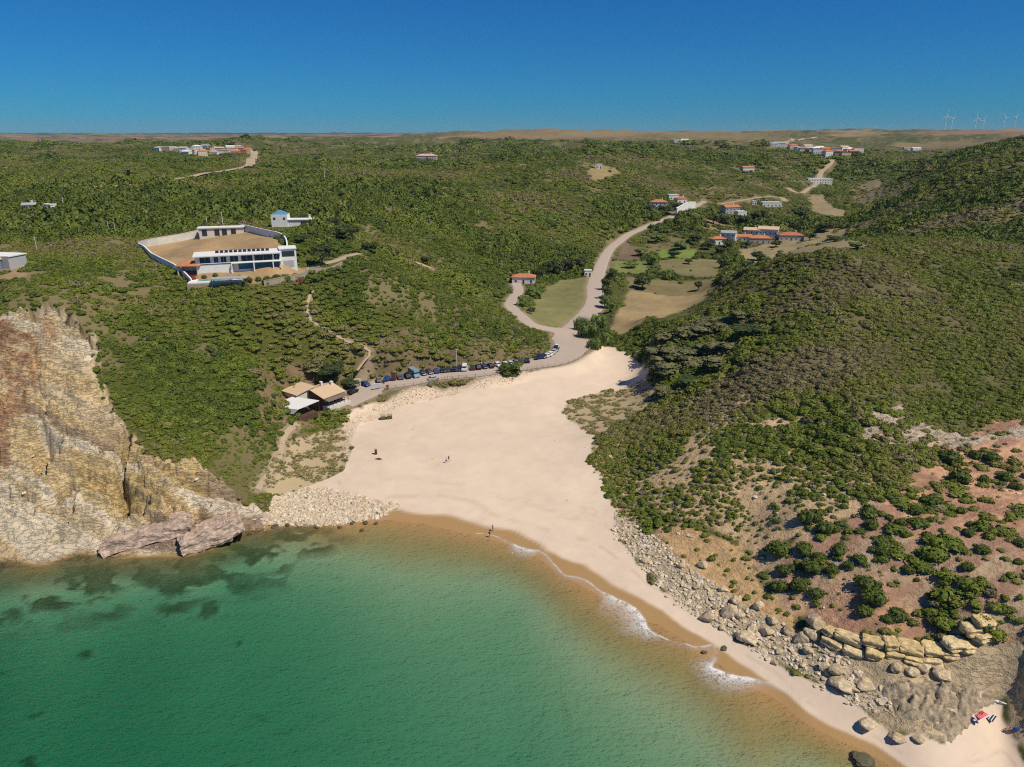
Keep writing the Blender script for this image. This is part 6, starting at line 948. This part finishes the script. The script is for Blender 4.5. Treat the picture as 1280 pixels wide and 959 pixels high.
p = MK['heap']; o = link('seaweed_heap', rock_mesh('seaweed_heap', 700, 'seaweed', 3, .5, .45), None, (p[0], p[1], gz1(p[0], p[1])+.05)); o.scale = (1.0, .7, .6); tag(o, 'dark heap of seaweed on the left of the beach', 'seaweed')
b0, b1, b2 = MK['board']; zb = gz1(b0[0], b0[1]); o = empty('notice_board', (b0[0], b0[1], zb), .2); tag(o, 'white framed notice board at the top of the beach access', 'notice board')
for s in (-1.1, 1.1): MB().tube((s, 0, -.5), (s, 0, 2.2), .08, n=6).build('post', 'white_plaster', o)
MB().box(-1.2, 1.2, -.06, .06, 2.05, 2.3).build('top_rail', 'white_plaster', o); MB().box(-1.0, 1.0, -.03, .03, .9, 2.0).build('panel', 'metal', o)
o = empty('sign_post', (b1[0], b1[1], gz1(b1[0], b1[1]))); tag(o, 'small dark sign on a post beside the notice board', 'sign'); MB().tube((0, 0, -.4), (0, 0, 2.2), .05, n=6).build('post', 'metal', o); MB().box(-.4, .4, -.06, -.02, 1.5, 2.3).build('panel', 'dark_wood', o)
o = empty('rubbish_bin', (b2[0], b2[1], gz1(b2[0], b2[1]))); tag(o, 'red rubbish bin near the notice board', 'bin'); MB().box(-.4, .4, -.4, .4, 0, 1.1, -.05).build('tub', 'red_plastic', o, .04); MB().box(-.5, .5, -.5, .5, 1.1, 1.22).build('lid', 'dark_wood', o)
p = MK['gateframe']; o = empty('wooden_gateway', (p[0], p[1], gz1(p[0], p[1])), .3); tag(o, 'pale wooden gateway at the foot of the hill path', 'gate')
for s in (-.9, .9): MB().box(s-.1, s+.1, -.1, .1, -.4, 2.4).build('post', 'white_plaster', o)
MB().box(-1.1, 1.1, -.12, .12, 2.4, 2.6).build('lintel', 'white_plaster', o)
# ---------------------------------------------------------------- tell look-alikes apart by their place
def place_labels(objs, phrase, bands):
    L = sorted(objs, key=lambda o: -o.location.y); n = len(bands); k = -(-len(L)//n)
    for b, name in enumerate(bands):
        row = sorted(L[b*k:(b+1)*k], key=lambda o: o.location.x/(o.location.y+30))
        for i, o in enumerate(row): o['label'] = '%s, %s from the left in the %s row' % (phrase, ORD[i], name) if n > 1 else '%s, %s from the left' % (phrase, ORD[i])
grp = lambda g, word='': [o for o in COL.objects if o.get('group') == g and word in o.get('label', '')]
place_labels(grp('shrubs on the bare slope'), 'rounded shrub on the bare right slope', ('farthest', 'upper', 'middle', 'lower', 'nearest'))
place_labels(grp('boulders below the right slope'), 'tan boulder below the right slope', ('farthest', 'second', 'third', 'nearest'))
place_labels(grp('trees of the grove behind the beach', 'grey'), 'grey green grove tree behind the beach', ('back', 'front'))
place_labels(grp('trees of the grove behind the beach', 'dark'), 'dark green grove tree behind the beach', ('back', 'front'))
place_labels(grp('rocks at the water edge', 'brown'), 'brown weedy rock below the white stones', ('only',)[:1])
place_labels(grp('trees among the valley houses', 'bright'), 'bright green tree among the valley fields', ('only',)[:1])
place_labels(grp('trees among the valley houses', 'dark'), 'dark tree among the valley houses', ('farthest', 'second', 'third', 'nearest'))
place_labels(grp('trees around the villa', 'dark'), 'dark tree near the villa', ('back', 'front'))
place_labels(grp('trees by the round field', 'dark'), 'dark tree behind the round field', ('only',)[:1])
place_labels(grp('trees by the round field', 'bright'), 'bright green tree left of the round field', ('only',)[:1]); place_labels(grp('trees along the valley road', 'dark'), 'dark tree lining the valley road', ('only',)[:1]); place_labels(grp('trees along the valley road', 'bright'), 'bright green tree lining the valley road', ('only',)[:1])
place_labels(grp('scattered far trees'), 'dark tree in the far left scrub', ('only',)[:1]); place_labels(grp('trees behind the restaurant', 'dark'), 'dark tree just behind the restaurant', ('only',)[:1])
place_labels(grp('reed clumps'), 'clump of tall green reeds by the road bend', ('only',)[:1])
place_labels(grp('terrace tables'), 'small wooden table under the terrace canopy', ('only',)[:1])
place_labels(grp('villa garden bushes', 'green'), 'green garden bush before the villa', ('only',)[:1])
for g_, w_ in (('houses of the far left town', 'far left town'), ('houses of the far right village', 'far right village')):
    for c_ in ('white', 'cream', 'orange', 'pink', 'grey'):
        q = grp(g_, c_)
        if q: place_labels(q, '%s house in the %s' % (c_, w_), ('back', 'front') if len(q) > 6 else ('only',))
# ---------------------------------------------------------------- thin sea haze
HZ = new_mat('haze'); N_ = HZ[1]; N_.remove(HZ[3]); pv = nd(N_, 'ShaderNodeVolumePrincipled', Density=HAZE, Anisotropy=.0); pv.inputs['Color'].default_value = (.62, .76, .95, 1); HZ[2].new(pv.outputs[0], N_['Material Output'].inputs['Volume'])
m = MB().box(-15000, 15000, -900, 14400, -40, 215); hz_ = m.build('haze', HZ[0]); tag(hz_, kind='stuff'); hz_['label'] = 'thin pale blue haze over the land'; hz_['category'] = 'haze'
